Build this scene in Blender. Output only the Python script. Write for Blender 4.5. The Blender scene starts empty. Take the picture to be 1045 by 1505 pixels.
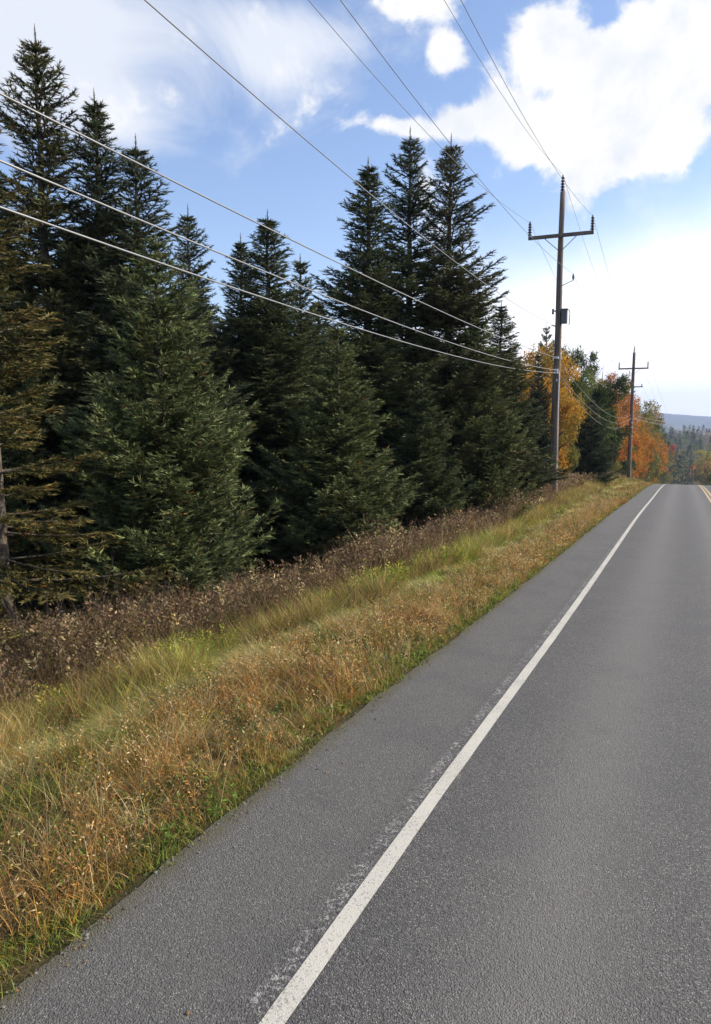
import bpy, math, random
import numpy as np
from mathutils import Vector

S = bpy.context.scene
COL = S.collection
R = math.radians
rng = np.random.default_rng(11)
random.seed(11)

# ------------------------------------------------------------------ camera
F = 1087.0; CX, CY = 522.5, 752.5
PITCH = 0.12129678
PSI = 0.41631980
SLOPE = 0.05764495
CAMZ = 2.1
cam_d = bpy.data.cameras.new('camera'); cam = bpy.data.objects.new('camera', cam_d); COL.objects.link(cam)
cam.location = (0, 0, CAMZ)
cam.rotation_euler = (math.pi / 2 - PITCH, 0, PSI)
cam_d.sensor_fit = 'VERTICAL'; cam_d.sensor_height = 36; cam_d.sensor_width = 36
cam_d.lens = F / 1505 * 36
cam_d.clip_start = 0.05; cam_d.clip_end = 20000
S.camera = cam
S.render.resolution_x = 711; S.render.resolution_y = 1024
S.view_settings.view_transform = 'Standard'; S.view_settings.look = 'None'
S.view_settings.gamma = 1; S.view_settings.exposure = 0.5


def ray(px, py):
    r = (px - CX) / F; u = -(py - CY) / F; f = 1.0
    u2 = u * math.cos(PITCH) - f * math.sin(PITCH); f2 = f * math.cos(PITCH) + u * math.sin(PITCH)
    return np.array([r * math.cos(PSI) - f2 * math.sin(PSI), r * math.sin(PSI) + f2 * math.cos(PSI), u2]) / f2


# ------------------------------------------------------------------ sun and sky
SUN_EL, SUN_AZ = R(34), R(58)          # azimuth measured from +Y towards +X
sd = Vector((math.sin(SUN_AZ) * math.cos(SUN_EL), math.cos(SUN_AZ) * math.cos(SUN_EL), math.sin(SUN_EL)))
sun_d = bpy.data.lights.new('sun', 'SUN'); sun = bpy.data.objects.new('sun', sun_d); COL.objects.link(sun)
sun.rotation_euler = sd.to_track_quat('Z', 'Y').to_euler()
sun_d.energy = 5.0; sun_d.angle = R(0.6); sun_d.color = (1.0, 0.90, 0.76)

W = bpy.data.worlds.new('World'); S.world = W; W.use_nodes = True
wt = W.node_tree; wt.nodes.clear()


class NT:
    """small node helper"""
    def __init__(s, t): s.t = t
    def n(s, ty, **k):
        x = s.t.nodes.new(ty)
        for a, b in k.items(): setattr(x, a, b)
        return x
    def l(s, a, b): s.t.links.new(a, b)
    def put(s, sock, v):
        if hasattr(v, 'is_output') or isinstance(v, bpy.types.NodeSocket): s.l(v, sock)
        else: sock.default_value = v
    def m(s, op, a, b=None, c=None, clamp=False):
        x = s.n('ShaderNodeMath', operation=op, use_clamp=clamp)
        s.put(x.inputs[0], a)
        if b is not None: s.put(x.inputs[1], b)
        if c is not None: s.put(x.inputs[2], c)
        return x.outputs[0]
    def dot(s, a, b):
        x = s.n('ShaderNodeVectorMath', operation='DOT_PRODUCT'); s.put(x.inputs[0], a); s.put(x.inputs[1], b)
        return x.outputs['Value']
    def noise(s, vec, scale, detail=2, rough=0.5, dist=0.0, out='Fac', nd='3D'):
        x = s.n('ShaderNodeTexNoise', noise_dimensions=nd)
        if vec is not None: s.l(vec, x.inputs['Vector'])
        x.inputs['Scale'].default_value = scale; x.inputs['Detail'].default_value = detail
        x.inputs['Roughness'].default_value = rough; x.inputs['Distortion'].default_value = dist
        return x.outputs[out]
    def mix(s, f, a, b, mode='MIX'):
        x = s.n('ShaderNodeMix', data_type='RGBA', blend_type=mode)
        s.put(x.inputs[0], f); s.put(x.inputs[6], a); s.put(x.inputs[7], b)
        return x.outputs[2]
    def ramp(s, f, pts):
        x = s.n('ShaderNodeValToRGB'); s.l(f, x.inputs[0]); e = x.color_ramp.elements
        while len(e) < len(pts): e.new(0.5)
        for q, (p, c) in zip(e, pts):
            q.position = p; q.color = c if len(c) == 4 else (*c, 1)
        return x.outputs[0]
    def ss(s, v, a, b, lo=0.0, hi=1.0):
        x = s.n('ShaderNodeMapRange', interpolation_type='SMOOTHSTEP'); s.put(x.inputs[0], v)
        x.inputs[1].default_value = a; x.inputs[2].default_value = b; x.inputs[3].default_value = lo; x.inputs[4].default_value = hi
        return x.outputs[0]


w = NT(wt)
sky = w.n('ShaderNodeTexSky', sky_type='NISHITA'); sky.sun_disc = False
sky.sun_elevation = SUN_EL; sky.sun_rotation = SUN_AZ
sky.air_density = 1.0; sky.dust_density = 0.6; sky.ozone_density = 1.6; sky.altitude = 200
tc = w.n('ShaderNodeTexCoord'); V = tc.outputs['Generated']
# cloud field: fixed directions on the sky (gnomonic about one cloud direction)
C0 = Vector(ray(600, 200)).normalized(); R0 = C0.cross(Vector((0, 0, 1))).normalized(); U0 = R0.cross(C0).normalized()
cz = w.dot(V, tuple(C0)); cz = w.m('MAXIMUM', cz, 0.05)
cu = w.m('DIVIDE', w.dot(V, tuple(R0)), cz); cw = w.m('DIVIDE', w.dot(V, tuple(U0)), cz)
def uw(px, py):
    v = Vector(ray(px, py)); k = v.dot(C0); return v.dot(R0) / k, v.dot(U0) / k
comb = w.n('ShaderNodeCombineXYZ'); w.l(cu, comb.inputs[0]); w.l(cw, comb.inputs[1])
P2 = comb.outputs[0]
def blob(px, py, rx, ry, amp, ang=0.0):
    u, v_ = uw(px, py)
    du = w.m('SUBTRACT', cu, u); dv = w.m('SUBTRACT', cw, v_)
    c, s_ = math.cos(ang), math.sin(ang)
    a = w.m('ADD', w.m('MULTIPLY', du, c * 1087 / rx), w.m('MULTIPLY', dv, s_ * 1087 / rx))
    b = w.m('ADD', w.m('MULTIPLY', du, -s_ * 1087 / ry), w.m('MULTIPLY', dv, c * 1087 / ry))
    d2 = w.m('ADD', w.m('MULTIPLY', a, a), w.m('MULTIPLY', b, b))
    g = w.m('POWER', 2.718, w.m('MULTIPLY', d2, -1.0))
    return w.m('MULTIPLY', g, amp)
def total(bl):
    t = None
    for b in bl:
        g = blob(*b); t = g if t is None else w.m('ADD', t, g)
    return t
hard = total([(920, 130, 150, 86, 1.0, 0.0), (775, 182, 100, 36, 1.0, -.12), (1010, 40, 120, 80, .9), (940, 220, 110, 34, .8, -.1),
              (790, 95, 50, 45, .7), (680, 172, 60, 18, .6, -.2), (600, 188, 62, 14, 1.0, -.12), (655, 78, 26, 28, .95), (605, 2, 62, 22, .95),
              (800, 145, 30, 26, -.75), (870, 35, 50, 30, -.45)])
soft = total([(60, 90, 190, 85, 1.0, -.55), (150, 160, 90, 34, .6, -.6), (330, 35, 240, 40, .55, -.1), (445, 60, 70, 36, .6), (400, 105, 60, 36, .5),
              (480, 60, 160, 70, .25), (20, 10, 160, 60, .7)])
n1 = w.noise(P2, 6.5, 12, 0.60, 0.25)
n2 = w.noise(P2, 5.0, 11, 0.60, 0.7)
hm = w.ss(w.m('ADD', hard, w.m('MULTIPLY', w.m('SUBTRACT', n1, 0.5), 3.8)), 0.30, 0.74)
sm = w.ss(w.m('ADD', soft, w.m('MULTIPLY', w.m('SUBTRACT', n2, 0.5), 3.2)), 0.10, 1.35)
# pale overexposed glow near the sun, painted into the sky low on that side
gl = total([(1080, 515, 400, 155, 1.25), (950, 640, 420, 150, 1.5), (1250, 200, 160, 600, .3)])
gm = w.ss(w.m('ADD', gl, w.m('MULTIPLY', w.m('SUBTRACT', n2, 0.5), .35)), 0.1, 1.05)
skyc = w.mix(1.0, sky.outputs[0], (1.36, 1.32, 1.40, 1), 'MULTIPLY')
c1 = w.mix(w.m('MULTIPLY', sm, 0.86), skyc, (6.3, 6.5, 6.9, 1))
c2 = w.mix(w.m('MULTIPLY', gm, 0.97), c1, (10.5, 10.3, 10.1, 1))
n3 = w.noise(P2, 9.0, 8, 0.6, 0.3)
cc_ = w.ramp(n3, [(0.34, (5.8, 6.0, 6.35)), (0.50, (7.0, 6.95, 6.9)), (0.66, (7.5, 7.4, 7.2))])
c3 = w.mix(hm, c2, cc_)
bg = w.n('ShaderNodeBackground'); w.l(c3, bg.inputs[0]); bg.inputs[1].default_value = 0.107
wo = w.n('ShaderNodeOutputWorld'); w.l(bg.outputs[0], wo.inputs[0])

# ------------------------------------------------------------------ terrain profile
KY = np.array([-80, -40, 0, 5, 9, 16, 28.4, 46, 55, 70, 84, 97, 130, 200, 300, 450, 650, 900, 1300, 2500, 7000.])
KZ = np.array([1.8, -.3, -2.26, -2.43, -2.63, -2.93, -3.43, -4.27, -4.68, -5.5, -6.5, -7.5, -10.5, -18.0, -27, -33, -30, -22, -24, -40, -40.]) + CAMZ
def _tang():
    d = np.diff(KZ) / np.diff(KY); m = np.empty_like(KZ); m[0] = d[0]; m[-1] = d[-1]
    m[1:-1] = (d[1:] * np.diff(KY)[:-1] + d[:-1] * np.diff(KY)[1:]) / (KY[2:] - KY[:-2])
    return m
KM = _tang()
def E(y):
    y = np.asarray(y, float); i = np.clip(np.searchsorted(KY, y) - 1, 0, len(KY) - 2)
    h = KY[i + 1] - KY[i]; t = np.clip((y - KY[i]) / h, 0, 1)
    return ((2 * t**3 - 3 * t**2 + 1) * KZ[i] + (t**3 - 2 * t**2 + t) * h * KM[i] + (-2 * t**3 + 3 * t**2) * KZ[i + 1] + (t**3 - t**2) * h * KM[i + 1])
def sst(x, a, b):
    t = np.clip((np.asarray(x, float) - a) / (b - a), 0, 1); return t * t * (3 - 2 * t)
_lat = np.random.default_rng(5).random((256, 256))
def vn(x, y):
    xi = np.floor(x).astype(int); yi = np.floor(y).astype(int); fx = x - xi; fy = y - yi
    fx = fx * fx * (3 - 2 * fx); fy = fy * fy * (3 - 2 * fy)
    g = lambda a, b: _lat[a % 256, b % 256]
    return (g(xi, yi) * (1 - fx) + g(xi + 1, yi) * fx) * (1 - fy) + (g(xi, yi + 1) * (1 - fx) + g(xi + 1, yi + 1) * fx) * fy
def fbm(x, y, o=3):
    x = np.asarray(x, float); y = np.asarray(y, float)
    s = 0; a = 0.5; t = 0
    for k in range(o):
        s = s + a * vn(x * 2**k + 17 * k, y * 2**k + 31 * k); t += a; a *= .5
    return s / t
def bend(y):      # the road bends right down in the valley
    return 0.0004 * np.clip(np.asarray(y, float) - 200, 0, None) ** 2
EDGE_L, EDGE_R, LINE_L, YEL = -2.43, 5.6, -1.36, 1.55
def ground(x, y):
    x = np.asarray(x, float); y = np.asarray(y, float)
    z = E(y)
    xl = x - bend(y)
    depth = 1.2 * (1 - sst(y, 20, 36)) - 0.12 * sst(y, 26, 40)
    z = z - depth * sst(-xl, 3.2, 7.6) + 0.5 * (1 - sst(y, 20, 36)) * sst(-xl, 9.5, 20)
    z = z - 0.7 * sst(xl, 6.5, 11)
    z = z - 0.025 * sst(-xl, 2.40, 2.47) - 0.03 * sst(xl, 5.55, 5.65)
    und = (fbm(x / 2.6, y / 2.6, 4) - .5) * 0.22 * (sst(-xl, 3.0, 4.2) + sst(xl, 6, 8)) + (fbm(x / .35, y / .35, 2) - .5) * .05 * (sst(-xl, 2.6, 3.4) + sst(xl, 5.8, 7))
    und = und + (fbm(x / 60 + 9, y / 60, 3) - .5) * 10 * sst(np.abs(xl), 25, 200)
    inside = (xl > -2.6) & (xl < 5.8)
    z = np.where(inside, z - 0.10 * sst(xl, EDGE_L + 0.02, EDGE_L + .3) * (1 - sst(xl, EDGE_R - .3, EDGE_R - .02)), z + und)
    return z
def gz(x, y): return float(ground(np.array([x]), np.array([y]))[0])

# ------------------------------------------------------------------ mesh helpers
def tag(o, label=None, cat=None, group=None, kind=None):
    if label: o['label'] = label
    if cat: o['category'] = cat
    if group: o['group'] = group
    if kind: o['kind'] = kind
    return o
def mesh_np(name, Vt, T, mats, col=None, smooth=False, midx=None, quads=False):
    k = 4 if quads else 3
    me = bpy.data.meshes.new(name)
    Vt = np.asarray(Vt, np.float32).reshape(-1, 3); T = np.asarray(T, np.int32).reshape(-1, k)
    me.vertices.add(len(Vt)); me.vertices.foreach_set('co', Vt.ravel())
    me.loops.add(T.size); me.loops.foreach_set('vertex_index', T.ravel())
    me.polygons.add(len(T)); me.polygons.foreach_set('loop_start', np.arange(0, T.size, k, dtype=np.int32))
    if midx is not None: me.polygons.foreach_set('material_index', np.asarray(midx, np.int32))
    if smooth: me.polygons.foreach_set('use_smooth', np.ones(len(T), bool))
    me.update(calc_edges=True)
    if col is not None:
        c = np.ones((len(Vt), 4), np.float32); c[:, :3] = col
        a = me.color_attributes.new(name='Col', type='FLOAT_COLOR', domain='POINT'); a.data.foreach_set('color', c.ravel())
    for m in (mats if isinstance(mats, (list, tuple)) else [mats]): me.materials.append(m)
    return me
def link(name, me, parent=None, loc=None):
    o = bpy.data.objects.new(name, me); COL.objects.link(o)
    if parent is not None: o.parent = parent
    if loc is not None: o.location = loc
    return o
class MB:
    """collects tubes, boxes and lathes into ONE mesh"""
    def __init__(s): s.v = []; s.f = []; s.n = 0
    def add(s, v, f):
        v = np.asarray(v, float); s.v.append(v); s.f += [tuple(int(i) + s.n for i in q) for q in f]; s.n += len(v)
    def tube(s, pts, rad, seg=8, cap=True):
        pts = [Vector(p) for p in pts]; n = len(pts)
        rad = [rad] * n if not hasattr(rad, '__len__') else rad
        vs = []; up = Vector((0, 0, 1))
        for i, p in enumerate(pts):
            d = (pts[min(i + 1, n - 1)] - pts[max(i - 1, 0)]).normalized()
            a = d.cross(up if abs(d.z) < .95 else Vector((1, 0, 0))).normalized(); b = d.cross(a)
            if i and (a.dot(la) < 0): a = -a; b = -b
            la = a
            for k in range(seg):
                t = 2 * math.pi * k / seg
                vs.append(p + (a * math.cos(t) + b * math.sin(t)) * rad[i])
        fs = [(i * seg + k, i * seg + (k + 1) % seg, (i + 1) * seg + (k + 1) % seg, (i + 1) * seg + k) for i in range(n - 1) for k in range(seg)]
        if cap: fs += [tuple(range(seg))[::-1], tuple((n - 1) * seg + k for k in range(seg))]
        s.add([tuple(v) for v in vs], fs); return s
    def box(s, c, d, rz=0):
        c = Vector(c); x, y, z = [q / 2 for q in d]; cs, sn = math.cos(rz), math.sin(rz); vs = []
        for sz in (-z, z):
            for (sx, sy) in ((-x, -y), (x, -y), (x, y), (-x, y)):
                vs.append((c.x + sx * cs - sy * sn, c.y + sx * sn + sy * cs, c.z + sz))
        s.add(vs, [(3, 2, 1, 0), (4, 5, 6, 7), (0, 1, 5, 4), (1, 2, 6, 5), (2, 3, 7, 6), (3, 0, 4, 7)]); return s
    def lathe(s, c, prof, seg=14):
        c = Vector(c); vs = []
        for (r_, z) in prof:
            for k in range(seg):
                t = 2 * math.pi * k / seg; vs.append((c.x + r_ * math.cos(t), c.y + r_ * math.sin(t), c.z + z))
        n = len(prof)
        s.add(vs, [(i * seg + k, i * seg + (k + 1) % seg, (i + 1) * seg + (k + 1) % seg, (i + 1) * seg + k) for i in range(n - 1) for k in range(seg)] + [tuple(range(seg))[::-1], tuple((n - 1) * seg + k for k in range(seg))])
        return s
    def build(s, name, mat, parent=None, smooth=True, bevel=0):
        me = bpy.data.meshes.new(name); me.from_pydata([tuple(p) for v in s.v for p in v], [], s.f); me.materials.append(mat)
        me.polygons.foreach_set('use_smooth', np.full(len(me.polygons), smooth)); me.update()
        o = link(name, me, parent)
        if bevel:
            b = o.modifiers.new('bevel', 'BEVEL'); b.width = bevel; b.segments = 2; b.limit_method = 'ANGLE'
        return o
def empty(name, loc, rz=0):
    o = bpy.data.objects.new(name, None); COL.objects.link(o); o.location = loc; o.rotation_euler.z = rz; return o
def copy_tree(o, parent=None):
    c = o.copy(); COL.objects.link(c)
    if parent is not None: c.parent = parent
    for ch in list(o.children): copy_tree(ch, c)
    return c

# ------------------------------------------------------------------ materials
def newmat(name):
    m = bpy.data.materials.new(name); m.use_nodes = True; m.node_tree.nodes.clear(); return m, NT(m.node_tree)
def finish(t, shader, disp=None):
    o = t.n('ShaderNodeOutputMaterial'); t.l(shader, o.inputs[0])
def bsdf(t, col, rough=.6, spec=.3, metal=0, normal=None):
    b = t.n('ShaderNodeBsdfPrincipled'); t.put(b.inputs['Base Color'], col); t.put(b.inputs['Roughness'], rough)
    b.inputs['Specular IOR Level'].default_value = spec; t.put(b.inputs['Metallic'], metal)
    if normal is not None: t.l(normal, b.inputs['Normal'])
    return b.outputs[0]
def bump(t, h, st, dist):
    b = t.n('ShaderNodeBump'); t.put(b.inputs['Height'], h); b.inputs['Strength'].default_value = st; b.inputs['Distance'].default_value = dist
    return b.outputs[0]
def foliage_mat(name, trans=.3, rough=.55, spec=.25, use_obj=True):
    m, t = newmat(name)
    a = t.n('ShaderNodeAttribute', attribute_name='Col').outputs['Color']
    if use_obj:
        oi = t.n('ShaderNodeObjectInfo').outputs['Color']; a = t.mix(1.0, a, oi, 'MULTIPLY')
    p = bsdf(t, a, rough, spec)
    tr = t.n('ShaderNodeBsdfTranslucent'); t.l(a, tr.inputs[0])
    mx = t.n('ShaderNodeMixShader'); mx.inputs[0].default_value = trans; t.l(p, mx.inputs[1]); t.l(tr.outputs[0], mx.inputs[2])
    finish(t, mx.outputs[0]); return m
M = {}
M['needle'] = foliage_mat('spruce_needles', .12, .6, .15)
M['leaf'] = foliage_mat('autumn_leaves', .42, .6, .2)
M['grass'] = foliage_mat('grass_blades', .35, .6, .2, False)

def bark():
    m, t = newmat('bark'); tc = t.n('ShaderNodeTexCoord').outputs['Object']
    mp = t.n('ShaderNodeMapping'); t.l(tc, mp.inputs[0]); mp.inputs['Scale'].default_value = (14, 14, 3)
    n = t.noise(mp.outputs[0], 1.5, 5, .6)
    c = t.ramp(n, [(.3, (.045, .034, .026)), (.55, (.11, .088, .07)), (.75, (.19, .165, .14))])
    finish(t, bsdf(t, c, .85, .15, normal=bump(t, n, .7, .02))); return m
M['bark'] = bark()
def simple(name, col, rough, spec=.4, metal=0, ns=12, var=.25):
    m, t = newmat(name); tc = t.n('ShaderNodeTexCoord').outputs['Object']
    n = t.noise(tc, ns, 4, .6)
    lo = tuple(c * (1 - var) for c in col); hi = tuple(c * (1 + var) for c in col)
    finish(t, bsdf(t, t.ramp(n, [(.3, lo), (.7, hi)]), rough, spec, metal)); return m
M['insul'] = simple('dark_porcelain', (.035, .028, .03), .25, .5)
M['steel'] = simple('galvanised_steel', (.30, .31, .32), .5, .5, .7)
M['box'] = simple('painted_grey_box', (.115, .12, .12), .45, .4)
M['cable'] = simple('weathered_cable', (.29, .29, .29), .42, .5, .35, 3, .1)
M['wire'] = simple('dull_conductor', (.22, .22, .23), .5, .5, .5, 3, .1)
M['white'] = simple('pale_plastic', (.7, .7, .7), .5)
M['cardark'] = simple('dark_car_paint', (.02, .025, .03), .25, .5)
M['glass'] = simple('car_glass', (.03, .04, .05), .08, .6)
M['rubber'] = simple('tyre_rubber', (.02, .02, .02), .8, .2)
M['lamp'] = simple('lamp_lens', (.6, .1, .08), .3)
M['shed'] = simple('dark_boards', (.022, .022, .028), .8, .1, 0, 3, .3)

def wood():
    m, t = newmat('weathered_pole_wood'); tc = t.n('ShaderNodeTexCoord').outputs['Object']
    mp = t.n('ShaderNodeMapping'); t.l(tc, mp.inputs[0]); mp.inputs['Scale'].default_value = (34, 34, .9)
    n = t.noise(mp.outputs[0], 1.0, 6, .65); mp2 = t.n('ShaderNodeMapping'); t.l(tc, mp2.inputs[0]); mp2.inputs['Scale'].default_value = (3, 3, .5)
    n2 = t.noise(mp2.outputs[0], 1, 3)
    c = t.ramp(n, [(.30, (.035, .025, .02)), (.46, (.15, .115, .09)), (.58, (.24, .19, .15)), (.75, (.38, .31, .25))])
    c = t.mix(t.ss(n2, .4, .7, 0, .5), c, (.09, .06, .045, 1))
    finish(t, bsdf(t, c, .8, .2, normal=bump(t, n, .8, .015))); return m
M['wood'] = wood()

def asphalt():
    m, t = newmat('asphalt'); tc = t.n('ShaderNodeTexCoord').outputs['Object']
    sx = t.n('ShaderNodeSeparateXYZ'); t.l(tc, sx.inputs[0]); X = sx.outputs[0]
    uv = t.n('ShaderNodeAttribute', attribute_name='lat').outputs['Fac']
    vo = t.n('ShaderNodeTexVoronoi', feature='F1'); t.l(tc, vo.inputs['Vector']); vo.inputs['Scale'].default_value = 125
    cell = t.n('ShaderNodeSeparateColor'); t.l(vo.outputs['Color'], cell.inputs[0]); cr = cell.outputs[0]
    vo2 = t.n('ShaderNodeTexVoronoi', feature='F1'); t.l(tc, vo2.inputs['Vector']); vo2.inputs['Scale'].default_value = 48
    n = t.noise(tc, 70, 4, .75); nb = t.noise(tc, 1.3, 5, .6); nm = t.noise(tc, 9, 4, .6)
    base = t.ramp(cr, [(0, (.036, .034, .029)), (.45, (.096, .090, .076)), (.8, (.160, .150, .128)), (.97, (.37, .35, .305))])
    base = t.mix(t.ss(vo.outputs['Distance'], .25, .62, 0, .8), base, (.026, .026, .028, 1))
    base = t.mix(t.ss(n, .35, .68, .0, .5), base, (.150, .142, .128, 1))
    # wheel-path polish of the lane: the aggregate shows paler there
    pol = t.m('ADD', t.m('POWER', 2.718, t.m('MULTIPLY', t.m('POWER', t.m('DIVIDE', t.m('SUBTRACT', uv, -.45), .38), 2), -1)),
              t.m('POWER', 2.718, t.m('MULTIPLY', t.m('POWER', t.m('DIVIDE', t.m('SUBTRACT', uv, .85), .33), 2), -1)))
    pol = t.m('MULTIPLY', pol, t.ss(nb, .3, .7, .45, 1.0))
    base = t.mix(t.m('MULTIPLY', pol, .62), base, (.195, .185, .160, 1))
    sh = t.ss(uv, LINE_L - .12, LINE_L - .02, 1, 0)          # shoulder: smoother, slightly brown
    base = t.mix(t.m('MULTIPLY', sh, .30), base, (.150, .144, .124, 1))
    base = t.mix(t.m('MULTIPLY', t.ss(nb, .42, .68), .28), base, (.05, .05, .052, 1))
    # dirty fringe beside the grass
    ed = t.ss(t.m('ADD', uv, t.m('MULTIPLY', t.m('SUBTRACT', nm, .5), .16)), EDGE_L + .02, EDGE_L + .16, 1, 0)
    base = t.mix(t.m('MULTIPLY', ed, .75), base, (.085, .075, .040, 1))
    # remains of an older painted line beside the present one
    old = t.m('MULTIPLY', t.ss(uv, -1.53, -1.48), t.ss(uv, -1.44, -1.40, 1, 0))
    on = t.noise(tc, 42, 3, .7, .8); om = t.noise(tc, 5, 3, .6)
    old = t.m('MULTIPLY', old, t.m('MULTIPLY', t.ss(on, .52, .60), t.ss(om, .38, .58, .15, 1)))
    base = t.mix(t.m('MULTIPLY', old, .8), base, (.38, .36, .33, 1))
    dk = t.m('MULTIPLY', t.ss(uv, -1.64, -1.50), t.ss(uv, -1.42, -1.39, 1, 0))
    base = t.mix(t.m('MULTIPLY', t.m('MULTIPLY', dk, t.ss(on, .50, .42)), .5), base, (.035, .033, .032, 1))
    hgt = t.m('ADD', t.m('MULTIPLY', vo.outputs['Distance'], -.9), t.m('ADD', t.m('MULTIPLY', n, .7), t.m('MULTIPLY', vo2.outputs['Distance'], -.5)))
    finish(t, bsdf(t, base, .72, .42, normal=bump(t, hgt, 1.0, .006))); return m
M['asphalt'] = asphalt()
def paint(name, col, wear, crack):
    m, t = newmat(name); tc = t.n('ShaderNodeTexCoord').outputs['Object']
    n = t.noise(tc, 75, 4, .75); n2 = t.noise(tc, 2.2, 4, .6)
    vo = t.n('ShaderNodeTexVoronoi', feature='F1'); t.l(tc, vo.inputs['Vector']); vo.inputs['Scale'].default_value = 125
    k = t.ss(t.m('ADD', n, t.m('MULTIPLY', n2, .22)), wear, wear + .09)
    c = t.mix(k, col, (.16, .155, .15, 1)); c = t.mix(t.ss(n2, .35, .75, 0, .35), c, tuple(q * .72 for q in col[:3]) + (1,))
    h = t.m('ADD', t.m('MULTIPLY', vo.outputs['Distance'], -.8), t.m('MULTIPLY', n, .5))
    finish(t, bsdf(t, c, .65, .35, normal=bump(t, h, .6, .003))); return m
M['paint_w'] = paint('worn_white_road_paint', (.50, .475, .40, 1), .655, 0)
M['paint_y'] = paint('worn_yellow_road_paint', (.50, .36, .18, 1), .66, 0)

def soil():
    m, t = newmat('verge_soil'); tc = t.n('ShaderNodeTexCoord').outputs['Object']
    n = t.noise(tc, 3, 6, .65); n2 = t.noise(tc, 40, 4, .7); nl = t.noise(tc, .05, 3, .6)
    c = t.ramp(n, [(.3, (.045, .048, .018)), (.5, (.085, .07, .03)), (.7, (.13, .095, .045))])
    c = t.mix(t.ss(n2, .4, .7, 0, .6), c, (.035, .04, .014, 1))
    sx = t.n('ShaderNodeSeparateXYZ'); t.l(tc, sx.inputs[0])
    # needle litter under the spruces
    lit = t.m('MULTIPLY', t.ss(sx.outputs[0], -8.6, -7.6, 1, 0), 1.0)
    c = t.mix(lit, c, t.ramp(n, [(.3, (.020, .014, .009)), (.7, (.05, .034, .02))]))
    finish(t, bsdf(t, c, .9, .1, normal=bump(t, t.m('ADD', n, n2), .8, .04))); return m
M['soil'] = soil()

# ------------------------------------------------------------------ ground, road, markings, hills
def axis(parts):
    out = []
    for a, b, st in parts: out += list(np.arange(a, b, st))
    return np.array(out + [parts[-1][1]])
def grid(name, xs, ys, zf, mat, smooth=True):
    X, Y = np.meshgrid(xs, ys); Z = zf(X, Y)
    Vt = np.stack([X, Y, Z], -1).reshape(-1, 3); nx = len(xs); ny = len(ys)
    i = np.arange(nx * ny).reshape(ny, nx)
    T = np.stack([i[:-1, :-1], i[:-1, 1:], i[1:, 1:], i[1:, :-1]], -1).reshape(-1, 4)
    return link(name, mesh_np(name, Vt, T, mat, smooth=smooth, quads=True))
xs = axis([(-2400, -400, 200), (-400, -100, 30), (-100, -30, 7), (-30, -12, 1.5), (-12, -2.6, .16), (-2.6, -2.0, .05), (-2.0, 5.2, 1.2), (5.2, 6, .1), (6, 14, .8), (14, 60, 6), (60, 400, 30), (400, 2400, 200)])
ys = axis([(-80, -4, 4), (-4, 14, .16), (14, 40, .35), (40, 110, 1), (110, 300, 5), (300, 1500, 40), (1500, 3000, 150)])
g = grid('ground', xs, ys, ground, M['soil']); tag(g, kind='structure')

def strip(name, l0, l1, dz, mat, y0=-60, y1=330, nl=2, step=.5, jitter=0, lat_attr=False):
    yy = axis([(y0, 60, step), (60, 140, 1), (140, y1, 4)]); ll = np.linspace(l0, l1, nl)
    L, Y = np.meshgrid(ll, yy)
    if jitter:
        L = L.copy(); j = (fbm(yy / .5, yy * 0 + 3.3, 4) - .5) * jitter; L[:, 0] += j; L[:, -1] += (fbm(yy / .5, yy * 0 + 9, 4) - .5) * jitter
    dx = bend(Y) - (.06 * sst(Y, 5, 32) if l1 < 0 else 0); Z = E(Y) + dz
    Vt = np.stack([L + dx, Y, Z], -1).reshape(-1, 3); i = np.arange(L.size).reshape(L.shape)
    T = np.stack([i[:-1, :-1], i[:-1, 1:], i[1:, 1:], i[1:, :-1]], -1).reshape(-1, 4)
    me = mesh_np(name, Vt, T, mat, smooth=True, quads=True)
    if lat_attr:
        a = me.attributes.new('lat', 'FLOAT', 'POINT'); a.data.foreach_set('value', L.ravel().astype(np.float32))
    return link(name, me)
tag(strip('road', EDGE_L, EDGE_R, 0, M['asphalt'], nl=14, step=.12, jitter=.10, lat_attr=True), kind='structure')
tag(strip('white_edge_line', LINE_L - .046, LINE_L + .046, .004, M['paint_w'], step=.12, jitter=.008), kind='structure')
tag(strip('yellow_centre_line', YEL - .17, YEL - .05, .004, M['paint_y']), kind='structure')
tag(strip('yellow_centre_line', YEL + .05, YEL + .17, .004, M['paint_y']), kind='structure')

def hillz(X, Y):
    b = 62 + 30 * fbm(X / 900 + 4, Y / 5000, 3) * 1.6 + 14 * fbm(X / 160, Y / 700, 3)
    b = b - 0.085 * X - 4
    return -60 + (b + 20) * np.sin(np.clip((Y - 4200) / 2800, 0, 1) * math.pi) ** .8
m_, t_ = newmat('wooded_hillside'); n_ = t_.noise(t_.n('ShaderNodeTexCoord').outputs['Object'], .02, 6, .6)
finish(t_, bsdf(t_, t_.ramp(n_, [(.35, (.03, .045, .025)), (.65, (.10, .09, .04))]), .9, .1))
tag(grid('hills', np.arange(-2400, 2401, 60.), np.arange(4200, 7001, 200.), hillz, m_), kind='structure')

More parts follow.
